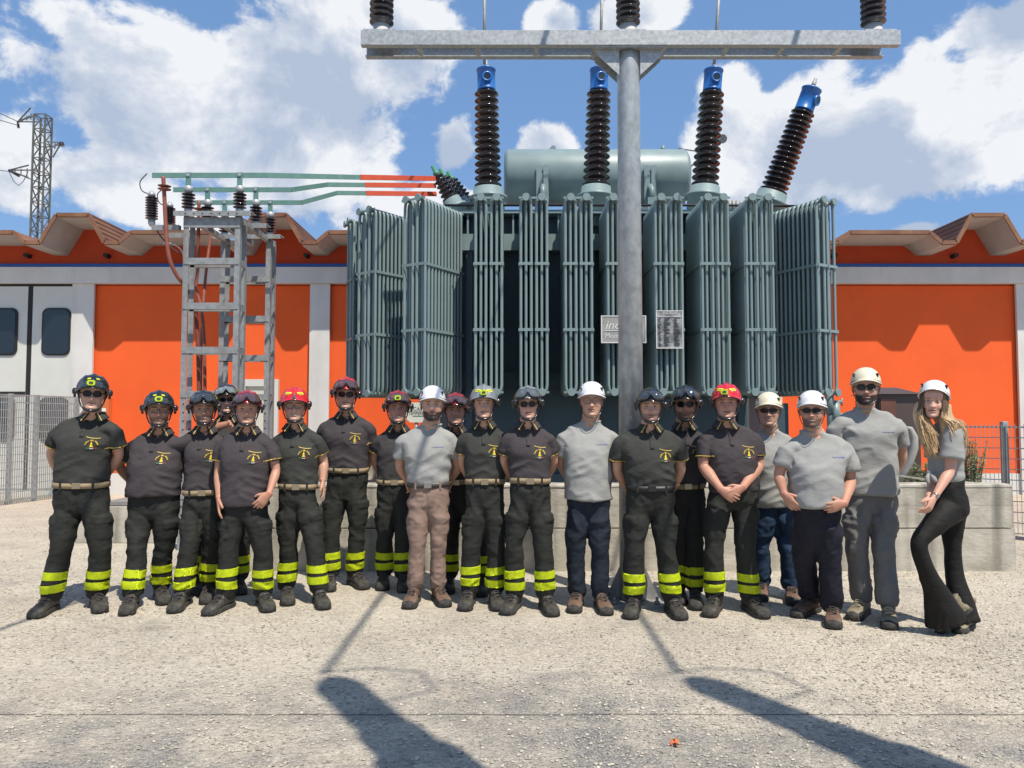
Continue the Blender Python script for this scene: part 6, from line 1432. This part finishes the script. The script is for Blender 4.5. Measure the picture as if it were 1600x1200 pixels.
# ---- the twenty people, left to right. Pixel values measured on the photograph
S_A, S_B, S_C, S_D = (.40, .235, .165), (.34, .19, .13), (.45, .265, .19), (.40, .22, .155)
DK, BR, GY = (.022, .017, .014), (.06, .038, .024), (.28, .26, .24)
BHL = lambda ex, ey, wx, wy: dict(elbL=(ex, ey, .07), wriL=(wx, wy, .19))
BHR = lambda ex, ey, wx, wy: dict(elbR=(ex, ey, .07), wriR=(wx, wy, .19))
def F_(**k): return dict(dict(kind='fire', trouser='fire', belt=BELT, boots='black', male=True), **k)
def T_(**k): return dict(dict(kind='tech', trouser='jean', boots='brown', shirt_mat=GREYT, tucked=False, sleeve=.66, loose=1.08), **k)
CAST = [
 F_(seed=1, label='tall man in sunglasses and black helmet with lime lamp, far left of the row', hx=146, top=582, chin=640, sh=(77, 194), waist=(757, 91, 170), crotch=(132, 808), kneeL=(97, 855), kneeR=(157, 855), footL=(86, 961, 66), footR=(158, 955, 166),
    helmet='f:k::Ll', shades='dark', skin=S_C, shirt_mat=POLO['b'], smile=.5, hroll=.06, legw=1.06, **BHL(78, 712, 98, 752), **BHR(188, 712, 160, 752)),
 F_(seed=2, label='man in glasses, black helmet with lime lamp and untucked polo, second from left', hx=250, top=609, chin=664, sh=(196, 296), waist=(774, 203, 284), crotch=(244, 815), kneeL=(214, 853), kneeR=(257, 853), footL=(213, 957, 205), footR=(256, 943, 265), tucked=False, belly=.03,
    helmet='f:k::L', shades='clear', skin=S_B, beard=.7, hair=DK, shirt_mat=POLO['c'], smile=.5, sh_raise=1, sleeveR=1.25, **BHL(182, 726, 212, 762), elbR=(326, 672, .13), wriR=(358, 662, .10), handR=((.55, -.45, -.62), (-.3, -.5, -.6), (.5, -.6, .3), .35)),
 F_(seed=3, label='smiling man in black helmet with raised dark goggles, third from the left', hx=320, top=609, chin=661, sh=(280, 362), waist=(768, 291, 356), crotch=(322, 815), kneeL=(297, 848), kneeR=(331, 847), footL=(291, 953, 279), footR=(331, 941, 328),
    helmet='f:k:B:', skin=S_B, beard=.6, hair=DK, smile=.9, hroll=-.05, shirt_mat=POLO['c'], badge_dx=.02, **BHL(287, 725, 300, 760), **BHR(358, 725, 345, 762)),
 F_(seed=4, label='man with mirrored goggles on his black helmet, behind two others near the tower', hx=355, top=599, chin=644, sh=(312, 398), waist=(752, 322, 388), crotch=(354, 795), kneeL=(320, 838), kneeR=(378, 838), footL=(318, 928, 313), footR=(378, 928, 380),
    helmet='f:k:M:', skin=S_C, shades='narrow', smile=.9, hroll=-.06,  **BHL(316, 722, 330, 752), **BHR(394, 722, 380, 752)),
 F_(seed=5, label='older man with bare hanging arms, goggles on a dark red helmet and untucked polo', hx=387, top=609, chin=662, sh=(334, 437), waist=(789, 349, 422), crotch=(387, 818), kneeL=(358, 848), kneeR=(409, 848), footL=(357, 957, 333), footR=(415, 953, 425), tucked=False, belly=.015,
    helmet='f:d:R:', skin=S_D, hair=GY, smile=.4, ruddy=1.5, shirt_mat=POLO['c'], elbL=(339, 738, .0), wriL=(342, 780, -.09), handL=((.12, -.25, -1), (.9, .3, .1), (.35, -1, 0), .35), elbR=(434, 736, .0), wriR=(420, 772, -.12), handR=((-.62, -.22, -.75), (-.25, .95, -.2), (-.7, -.4, .5), .5), armw=.88),
 F_(seed=6, label='man in glossy bright red helmet with two yellow patches and no lamp', hx=461, top=604, chin=657, sh=(421, 510), waist=(759, 438, 497), crotch=(468, 803), kneeL=(450, 848), kneeR=(491, 848), footL=(452, 943, 454), footR=(502, 949, 510),
    helmet='f:r::P', skin=S_A, shades='clear', smile=.8, shirt_mat=POLO['b'], **BHL(428, 722, 440, 760), elbR=(508, 722, .06), wriR=(504, 752, -.01), handR=((.15, -.1, -1), (-.9, -.4, .1), (.3, -1, .2), .55)),
 F_(seed=7, label='tallest firefighter, sunglasses and red helmet with dark goggles, in front of the white pillar', hx=541, top=584, chin=638, sh=(494, 588), waist=(734, 512, 576), crotch=(541, 785), kneeL=(519, 830), kneeR=(558, 830), footL=(519, 923, 517), footR=(556, 921, 578),
    helmet='f:r:R:', skin=S_A, shades='dark', smile=.7, hroll=.04, shirt_mat=POLO['c'], **BHL(500, 704, 515, 735), **BHR(586, 704, 572, 735)),
 F_(seed=8, label='laughing man with lime lamp over red-tinted goggles, behind the bearded man in pink chinos', hx=622, top=608, chin=659, sh=(580, 662), waist=(752, 590, 648), crotch=(618, 797), kneeL=(602, 840), kneeR=(631, 840), footL=(602, 921, 599), footR=(631, 924, 634),
    helmet='f:d:R:L', skin=S_D, smile=.95, hair=BR, ruddy=1.4, **BHL(583, 716, 596, 748), **BHR(660, 716, 648, 748)),
 T_(seed=9, label='bearded man in light grey t-shirt, white helmet and dusty pink chinos', hx=676, top=596, chin=655, sh=(617, 720), waist=(756, 637, 704), crotch=(670, 806), kneeL=(653, 852), kneeR=(685, 850), footL=(649, 947, 641), footR=(686, 945, 697), tucked=True, belt=BELTD, slim=True, legw=1.0,
    trouser_mat=KHAKI, helmet='w:w', skin=S_C, beard=2, hair=(.035, .022, .014), smile=.3, eye_open=.8, hem=.135, **BHL(622, 728, 636, 752), **BHR(718, 728, 704, 752)),
 F_(seed=10, label='smiling man with red-tinted goggles half hidden right of the man in pink chinos', hx=712, top=613, chin=662, sh=(676, 752), waist=(752, 686, 742), crotch=(715, 797), kneeL=(703, 842), kneeR=(748, 842), footL=(703, 926, 701), footR=(751, 930, 752),
    helmet='f:d:R:', skin=S_D, smile=.9, ruddy=1.4, **BHL(680, 716, 694, 748), **BHR(750, 716, 736, 748)),
 F_(seed=11, label='young man in silver helmet with yellow patches and centred lamp, no goggles', hx=756, top=600, chin=653, sh=(712, 801), waist=(751, 727, 789), crotch=(758, 809), kneeL=(737, 850), kneeR=(775, 850), footL=(734, 950, 727), footR=(774, 950, 778),
    helmet='f:s::LP', skin=S_C, smile=.15, eye_open=.9, shirt_mat=POLO['b'], hair=DK, face_w=.95, **BHL(720, 722, 734, 752), **BHR(798, 722, 784, 752)),
 F_(seed=12, label='slim man in sunglasses and silver helmet with smoke-dark goggles', hx=825, top=602, chin=654, sh=(778, 872), waist=(750, 796, 860), crotch=(828, 805), kneeL=(804, 848), kneeR=(848, 848), footL=(804, 956, 792), footR=(852, 958, 862),
    helmet='f:s:S:', skin=S_C, shades='dark', smile=.1, face_w=.95, hroll=-.03, shirt_mat=POLO['c'], **BHL(785, 722, 800, 750), **BHR(868, 722, 852, 750)),
 T_(seed=13, label='older man in grey t-shirt, white helmet and dark jeans, left of the round steel pole', hx=924, top=596, chin=650, sh=(867, 971), waist=(780, 880, 956), crotch=(920, 808), kneeL=(899, 855), kneeR=(936, 855), footL=(901, 953, 896), footR=(937, 956, 945), belly=.03,
    trouser_mat=JEAN, helmet='w:w', skin=S_A, shades='clear', hair=GY, brow=(.2, .17, .14), smile=.7, slim=True, legw=1.12, hem=.09, **BHL(874, 724, 892, 756), **BHR(966, 724, 950, 756)),
 F_(seed=14, label='stocky man with black belt and goggled black helmet, standing in front of the pole', hx=1016, top=605, chin=658, sh=(952, 1074), waist=(761, 977, 1053), crotch=(1015, 809), kneeL=(991, 855), kneeR=(1040, 855), footL=(989, 962, 983), footR=(1047, 963, 1059), belt=BELTB, belly=.02,
    helmet='f:k:B:', skin=S_C, smile=.7, hair=DK, beard=.35, shirt_mat=POLO['b'], neck=1.05, legw=1.05, **BHL(962, 735, 980, 766), **BHR(1066, 735, 1050, 766)),
 F_(seed=15, label='man in sunglasses and black helmet with goggles, behind and right of the stocky man', hx=1070, top=600, chin=655, sh=(1030, 1108), waist=(758, 1042, 1100), crotch=(1072, 806), kneeL=(1060, 850), kneeR=(1084, 850), footL=(1059, 942, 1060), footR=(1083, 949, 1085),
    helmet='f:k:B:', skin=S_B, shades='dark', beard=.9, hair=DK, smile=.7, **BHL(1036, 722, 1050, 752), **BHR(1106, 722, 1092, 752)),
 F_(seed=16, label='man with hands clasped in front, glossy red helmet with off-centre lime lamp', hx=1134, top=598, chin=653, sh=(1086, 1194), waist=(766, 1106, 1183), crotch=(1140, 800), kneeL=(1115, 855), kneeR=(1164, 855), footL=(1114, 960, 1104), footR=(1168, 961, 1186), belt=None, belly=.025,
    helmet='f:r::LPl', skin=S_D, hair=BR, smile=.4, eye_open=.2, ruddy=1.3, shirt_mat=POLO['c'], sleeve=.66, elbL=(1097, 730, -.02), wriL=(1127, 765, -.21), handL=((.85, -.25, -.62), (.1, 1, .0), (.5, -.2, .8), .55), elbR=(1188, 728, -.02), wriR=(1160, 762, -.22), handR=((-.85, -.12, -.55), (0, 1, -.1), (-.5, -.2, .8), .5), armw=1.1),
 T_(seed=17, label='man in sunglasses and cream helmet with blue jeans, behind the clasped-hands man', hx=1200, top=609, chin=664, sh=(1160, 1252), waist=(790, 1176, 1240), crotch=(1207, 812), kneeL=(1189, 845), kneeR=(1229, 845), footL=(1187, 937, 1184), footR=(1232, 943, 1236), belly=.03,
    trouser_mat=JEANB, helmet='w:c', skin=S_A, shades='narrow', hair=BR, smile=.95, hyaw=-.02, slim=True, legw=1.15, hem=.10, **BHL(1168, 728, 1184, 758), **BHR(1246, 728, 1232, 758)),
 T_(seed=18, D=5.55, label='laughing man in sunglasses and white helmet, one hand on hip, one in pocket', hx=1267, top=610, chin=666, sh=(1216, 1337), waist=(790, 1232, 1312), crotch=(1276, 828), kneeL=(1257, 870), kneeR=(1295, 868), footL=(1262, 963, 1232), footR=(1295, 976, 1296), belly=.045,
    trouser_mat=NAVY, helmet='w:w', skin=S_D, shades='narrow', beard=.9, hair=DK, smile=.95, hyaw=-.05, slim=True, legw=1.25, hem=.10, zs_=0, elbL=(1214, 742, .02), wriL=(1225, 772, -.04), handL=((.45, -.35, -.75), (.5, .8, 0), (.5, -.7, .5), .5), elbR=(1332, 752, .0), wriR=(1319, 787, -.19), handR=((-.85, -.05, -.25), (.1, .9, .3), (-.5, -.2, .9), .5), watch=None),
 T_(seed=19, D=5.86, label='very tall bearded man in sunglasses, cream helmet and grey cargo trousers', hx=1352, top=568, chin=630, sh=(1292, 1418), waist=(772, 1316, 1400), crotch=(1358, 808), kneeL=(1338, 855), kneeR=(1380, 855), footL=(1341, 966, 1325), footR=(1381, 977, 1382), trouser='cargo',
    trouser_mat=GREYW, helmet='w:c', skin=S_A, shades='dark', beard=2, hair=(.02, .014, .011), smile=.15, legw=1.02, boots='khaki', hem=.12, wrinkle=1.6, sleeve=.62, **BHL(1296, 716, 1320, 752), **BHR(1412, 716, 1392, 752)),
]
for q in CAST: person(q)

# ---- the blonde woman at the right end: turned to the left, head to the camera, front knee bent
def woman():
    D = 5.36; wz = lambda x, y, dd=0.: W(x, y, D + dd)
    root = empty('person', 'young woman with long blonde hair, white helmet and black flared trousers, far right', 'person', (X(1475, D), D, 0)); O = root.location.copy(); On = np.array(O)
    P5 = lambda v, a, b=None: (*v, a, b if b is not None else a)
    # trousers: side view, belly towards -x
    g_ = Geo()
    rows = [(wz(1481, 745), .098, .115), (wz(1479, 765), .112, .13), (wz(1482, 783), .122, .142), (wz(1485, 797), .110, .14), (wz(1485, 808), .085, .11), (wz(1483, 815), .05, .07)]
    L_ = []
    A = crom([(*v, a, b) for v, a, b in rows], 4); n = 30; t = np.arange(n) * 2 * np.pi / n; Rg = np.zeros((len(A), n, 3))
    for i, (x, y, z, a, b) in enumerate(A):
        Rg[i, :, 0] = x + np.cos(t) * a; Rg[i, :, 1] = y + np.sin(t) * b * .98; Rg[i, :, 2] = z
    g_.rings(Rg)
    g_.limb([P5(wz(1486, 778, -.05), .07, .07), P5(wz(1484, 794, -.06), .100, .088), P5(wz(1467, 812, -.10), .083, .082), P5(wz(1448, 832, -.13), .064, .07), P5(wz(1436, 850, -.15), .054, .060), P5(wz(1443, 880, -.15), .054, .058), P5(wz(1456, 912, -.13), .068, .068), P5(wz(1470, 945, -.10), .105, .085), P5(wz(1478, 972, -.08), .135, .095)], 5, 24, ref=(0, -1, 0))
    g_.limb([P5(wz(1487, 778, .05), .07, .07), P5(wz(1490, 794, .06), .092, .085), P5(wz(1488, 825, .08), .072, .078), P5(wz(1488, 860, .08), .055, .06), P5(wz(1492, 900, .07), .060, .06), P5(wz(1500, 940, .05), .084, .075), P5(wz(1508, 972, .03), .110, .09)], 5, 24)
    me = remeshed(g_, .010, 4); V = mv(me); Nn = mn_(me); x, y, z = V.T
    w = .004 * ridge(np.stack([x * 8 + z * 4, y * 8, z * 9], 1), 77) + .009 * ridge(np.stack([x * 22, y * 14, z * 3], 1), 78) * sstep(.42, .1, z)
    V = V + Nn * w[:, None]; V[:, 2] = np.maximum(V[:, 2], .012); setv(me, V - On); smooth_all(me); link('flared_trousers', me, BLACKT, root)
    # t-shirt knotted at the waist
    g_ = Geo(); rows = [(wz(1480, 752), .100, .120), (wz(1479, 741), .112, .13), (wz(1478, 722), .118, .145), (wz(1478, 703), .125, .16), (wz(1480, 688), .118, .165), (wz(1480, 676), .095, .14), (wz(1476, 668), .07, .085), (wz(1473, 662), .056, .06)]
    A = crom([(*v, a, b) for v, a, b in rows], 4); Rg = np.zeros((len(A), n, 3)); cy, sy = math.cos(R(25)), math.sin(R(25))
    for i, (x, y, z, a, b) in enumerate(A):
        lx, ly = np.cos(t) * a, np.sin(t) * b; Rg[i, :, 0] = x + lx * cy + ly * sy * .6; Rg[i, :, 1] = y - lx * sy * .6 + ly * cy; Rg[i, :, 2] = z
    g_.rings(Rg)
    Sn, En, Wn = wz(1489, 679, -.13), wz(1484, 735, -.15), wz(1459, 779, -.24)
    Sf, Ef, Wf = wz(1466, 682, .14), wz(1462, 733, .13), wz(1451, 778, -.12)
    for S, E in ((Sn, En), (Sf, Ef)):
        C_ = S.lerp(E, .68); g_.limb([P5(S.lerp(Vector((X(1478, D), D, S.z)), .5), .06, .07), P5(S, .062, .066), P5(S.lerp(C_, .55), .072, .070), P5(C_, .084, .078)], 5, 20)
    me = remeshed(g_, .0088, 4); V = mv(me); Nn = mn_(me); x, y, z = V.T; zk = Z(742, D)
    w = .006 * ridge(np.stack([x * 7, y * 7, z * 15 - x * 9], 1), 91) + .007 * ridge(np.stack([x * 6, y * 6, z * 30], 1), 92) * np.exp(-((z - zk) / .05) ** 2); V = V + Nn * w[:, None]; setv(me, V - On); smooth_all(me); ts = link('t_shirt', me, GREYT, root)
    k = Geo(); k.ball(wz(1453, 739, -.06) - O, (.022, .026, .02), 14, 9); k.limb([P5(wz(1453, 739, -.06) - O, .014), P5(wz(1449, 748, -.09) - O, .016), P5(wz(1452, 757, -.10) - O, .012)], 3, 10); k.limb([P5(wz(1453, 739, -.06) - O, .014), P5(wz(1459, 747, -.12) - O, .016), P5(wz(1463, 754, -.13) - O, .011)], 3, 10); km = k.mesh('knot'); smooth_all(km); link('knot', km, GREYT, root)
    # blue print on the near sleeve
    bvh = BVHTree.FromPolygons([tuple(v) for v in (V - On)], [tuple(q.vertices) for q in me.polygons])
    for i in range(7):
        c = wz(1494 - 0 + i * 1.3, 697.5 + .1 * i) - O; r = project_patch(bvh, lambda a, b_: (c.x + (a - .5) * .0045, -.6, c.z + (b_ - .5) * (.008 + .003 * (i % 2))), 3, 3, .0025, .002, dist=.6)
        if r: b = MB(); b.add(r[0], r[1]); link('shirt_print', b.mesh('shirt_print'), MPRNT, root)
    # body
    p = dict(male=False, smile=.35, lip=(.42, .10, .09), hair=(.16, .10, .055), brow=(.13, .08, .05), skin=(.47, .27, .20), face_w=.90, jaw=.86, nose=.72, ruddy=.5)
    Vh, Fh, Ch, bmk, base = head_grid(p, 20); hs = 1.0; hr = rot3(R(-32), .03, R(5)); hrn = np.array(hr); H0 = W(1459, 627, D - .03) - O
    HL = lambda V: (np.asarray(V) * hs) @ hrn.T + np.array(H0)
    body = Geo(); body.add(HL(Vh), Fh); cols = [Ch]
    core = Geo(); core.limb([P5(H0 + hr @ Vector((0, .03, -.05)), .043), P5(wz(1470, 655) - O, .045), P5(wz(1473, 664) - O, .05), P5(wz(1476, 690) - O, .075), P5(wz(1479, 750) - O, .075), P5(wz(1482, 790) - O, .08)], 4, 18); Vc = np.concatenate(core.v); body.add(Vc, core.f); cols.append(np.tile(base * .95, (len(Vc), 1)))
    for (S, E, Wr, hd) in ((Sn, En, Wn, ((-.55, -.25, -.85), (-.6, .5, .1), (-.6, -.5, .5), .75)), (Sf, Ef, Wf, ((-.45, -.3, -.85), (.4, .6, 0), (-.5, -.7, .4), .7))):
        ag = Geo(); So, Eo, Wo = S - O, E - O, Wr - O; ag.limb([P5(So, .042), P5(So.lerp(Eo, .5), .040), P5(Eo, .034), P5(Eo.lerp(Wo, .3), .035), P5(Eo.lerp(Wo, .72), .026), P5(Wo, .0225, .020)], 5, 18); hand_geo(ag, Wo, *hd[:3], hd[3], sc=.88)
        am_ = remeshed(ag, .004, 2); Va = mv(am_); body.add(Va, [tuple(q.vertices) for q in am_.polygons]); cols.append(np.tile(base * np.array((.96, .9, .86)), (len(Va), 1)))
    me = body.mesh('body'); smooth_all(me); setcol(me, np.concatenate(cols)); link('body', me, SKIN, root)
    def hmb(b, name, m_, par=root): b.v = [tuple(q) for q in HL(np.array([tuple(v) for v in b.v]))]; return link(name, b.mesh(name), m_, par)
    for s_ in (-1, 1):
        b = MB(); q = Geo(); q.ball((s_ * .0305, -.0775, .0), (.0125, .0125, .0060), 14, 8); b.add([tuple(v) for v in np.concatenate(q.v)], q.f, True); e = hmb(b, 'eye', EYEW)
        b = MB(); q = Geo(); q.ball((s_ * .0305 - .001, -.0868, .0), (.0056, .0046, .0054), 12, 7); b.add([tuple(v) for v in np.concatenate(q.v)], q.f, True); hmb(b, 'iris', EYED, e)
    b = MB()
    for s_ in (-1, 1): b.tube([(s_ * .090, -.03, .03), (s_ * .070, -.040, -.03), (s_ * .056, -.058, -.085), (s_ * .02, -.09, -.119), (0, -.094, -.122)], .003, 6)
    hmb(b, 'chin_strap', HBLK)
    # hair: many wavy locks from the scalp over both shoulders
    HM1 = mat('blonde_hair', (.42, .27, .13), .5, col2=(.70, .50, .27), vscale=22, bump=.5, bscale=160, stretch=(1, 1, .15), island=.08, sheen=.2); HM2 = mat("hair_roots", (.10, .062, .035), .55, col2=(.20, .13, .07), vscale=20, bump=.5, bscale=160, stretch=(1, 1, .15), island=.3)
    r_ = random.Random(4); b1 = MB(); b2 = MB()
    for i in range(900):
        s_ = -1 if i % 5 < 2 else 1; fz = r_.random(); a = HP + s_ * (.72 + fz * (2.2 if s_ > 0 else 1.5))
        p0 = Vector((math.cos(a) * .078, .005 + math.sin(a) * .094, .055 + .02 * r_.random())); p1 = Vector((math.cos(a) * (.083 + .012 * r_.random()), .005 + math.sin(a) * (.096), -.03)); p2 = Vector((math.cos(a) * (.082 + .03 * r_.random()), math.sin(a) * .085 - .01, -.105))
        w0, w1, w2 = [Vector(HL([tuple(q)])[0]) for q in (p0, p1, p2)]
        ln = r_.uniform(.13, .31) * (1.0 if s_ < 0 else .95)
        if s_ < 0: end = Vector((w2.x * .35 + (X(1446, D) - O.x) * .65 + r_.uniform(-.035, .05), w2.y * .5 - .09 + r_.uniform(-.03, .05), w2.z - ln)); mid = w2.lerp(end, .5) + Vector((r_.uniform(-.03, .01), -.02, 0))
        else:
            f = r_.random(); end = Vector(((X(1464, D) - O.x) + f * .125 + r_.uniform(-.02, .02), -.165 + f * .04 + r_.uniform(-.02, .02), w2.z - ln * (1.0 - .25 * f))); mid = w2.lerp(end, .5) + Vector((.012, -.045, .02))
        pts = crom([tuple(w0), tuple(w1), tuple(w2), tuple(mid), tuple(end)], 6); ph = r_.uniform(0, 6.28); fr_ = r_.uniform(.7, 1.2); rr = []
        out = []
        for k_, q in enumerate(pts):
            u = k_ / (len(pts) - 1); am_ = .007 * u; out.append(Vector(q) + Vector((math.sin(u * 14 * fr_ + ph) * am_, math.cos(u * 12 * fr_ + ph) * am_, 0))); rr.append((.0027 + .0012 * r_.random()) * (1 - .75 * u ** 3) * (.7 + .3 * min(1, u * 5)))
        cut = 8 + int(r_.random() * 4); b2.tube(out[:cut + 1], rr[:cut + 1], 4); b1.tube(out[cut:], rr[cut:], 4)
    for (e, r0, r1, off) in (((X(1447, D) - O.x, -.10, -.28), .056, .028, -1), ((X(1470, D) - O.x, -.14, -.26), .050, .026, 1), ((X(1484, D) - O.x, -.12, -.21), .055, .028, 1)):
        w1 = Vector(HL([(off * .075, .02, -.02)])[0]); w2 = Vector(HL([(off * .078, 0, -.10)])[0]); e3 = Vector((e[0], e[1], w2.z + e[2])); q = Geo()
        q.limb([(*w1, r0 * .6, r0 * .7), (*w2, r0 * .9, r0 * .8), (*w2.lerp(e3, .4), r0, r0 * .8), (*w2.lerp(e3, .75), r0 * .8, r0 * .6), (*e3, r1, r1 * .7)], 5, 14); b1.add([tuple(v) for v in np.concatenate(q.v)], q.f, True)
    link('hair', b1.mesh('hair'), HM1, root); link('hair_roots', b2.mesh('hair_roots'), HM2, root)
    q = Geo(); q.ball((0, .022, .012), (.084, .092, .105), 28, 18); b = MB(); b.add([tuple(v) for v in np.concatenate(q.v)], q.f, True); V_ = np.array(b.v)
    b.v = [tuple(v) if v[1] > -.02 or v[2] > .05 else (v[0] * .8, .03, v[2]) for v in V_]; hmb(b, 'hair_back', HM2)
    par = {}; Mh = Matrix.Translation(H0 + hr @ Vector((0, .004, .012))) @ (hr @ Matrix.Rotation(-.20, 3, 'X')).to_4x4() @ Matrix.Diagonal((1.0, 1.0, 1.0, 1))
    for nm, hm_, pa in helmet_meshes('w:w'):
        o = bpy.data.objects.new(nm, hm_); COL.objects.link(o)
        if pa is None: o.parent = root; o.matrix_local = Mh; par[nm] = o
        else: o.parent = par['helmet']
    # boots: near foot on its toe behind the hem, other flat under the flare
    T1 = W(1473, 986, GD(986)); b1_ = put_boot(root, 'khaki', Vector((X(1503, 5.22), 5.24, .115)), R(-118), 0, .98)
    M3 = Matrix.Rotation(R(-105), 4, 'Z') @ Matrix.Rotation(R(42), 4, 'X'); b1_.matrix_local = Matrix.Translation(Vector((X(1497, 5.28), 5.29, .120)) - O) @ M3 @ Matrix.Diagonal((.92, 1.0, .62, 1))
    put_boot(root, 'khaki', Vector((X(1508, 5.38), 5.42, 0)), R(-50), 0, .95)
    d_ = (Wn - En).normalized(); c = Wn - O - d_ * .028; b = MB(); b.lathe(c - d_ * .008, c + d_ * .008, [(0, .024), (.001, .0262), (.015, .0262), (.016, .024)], 20); b.lathe(c + Vector((0, -.022, 0)), c + Vector((0, -1, 0)), [(0, .013), (.008, .013)], 14); link('watch', b.mesh('watch'), METAL, root)
woman()
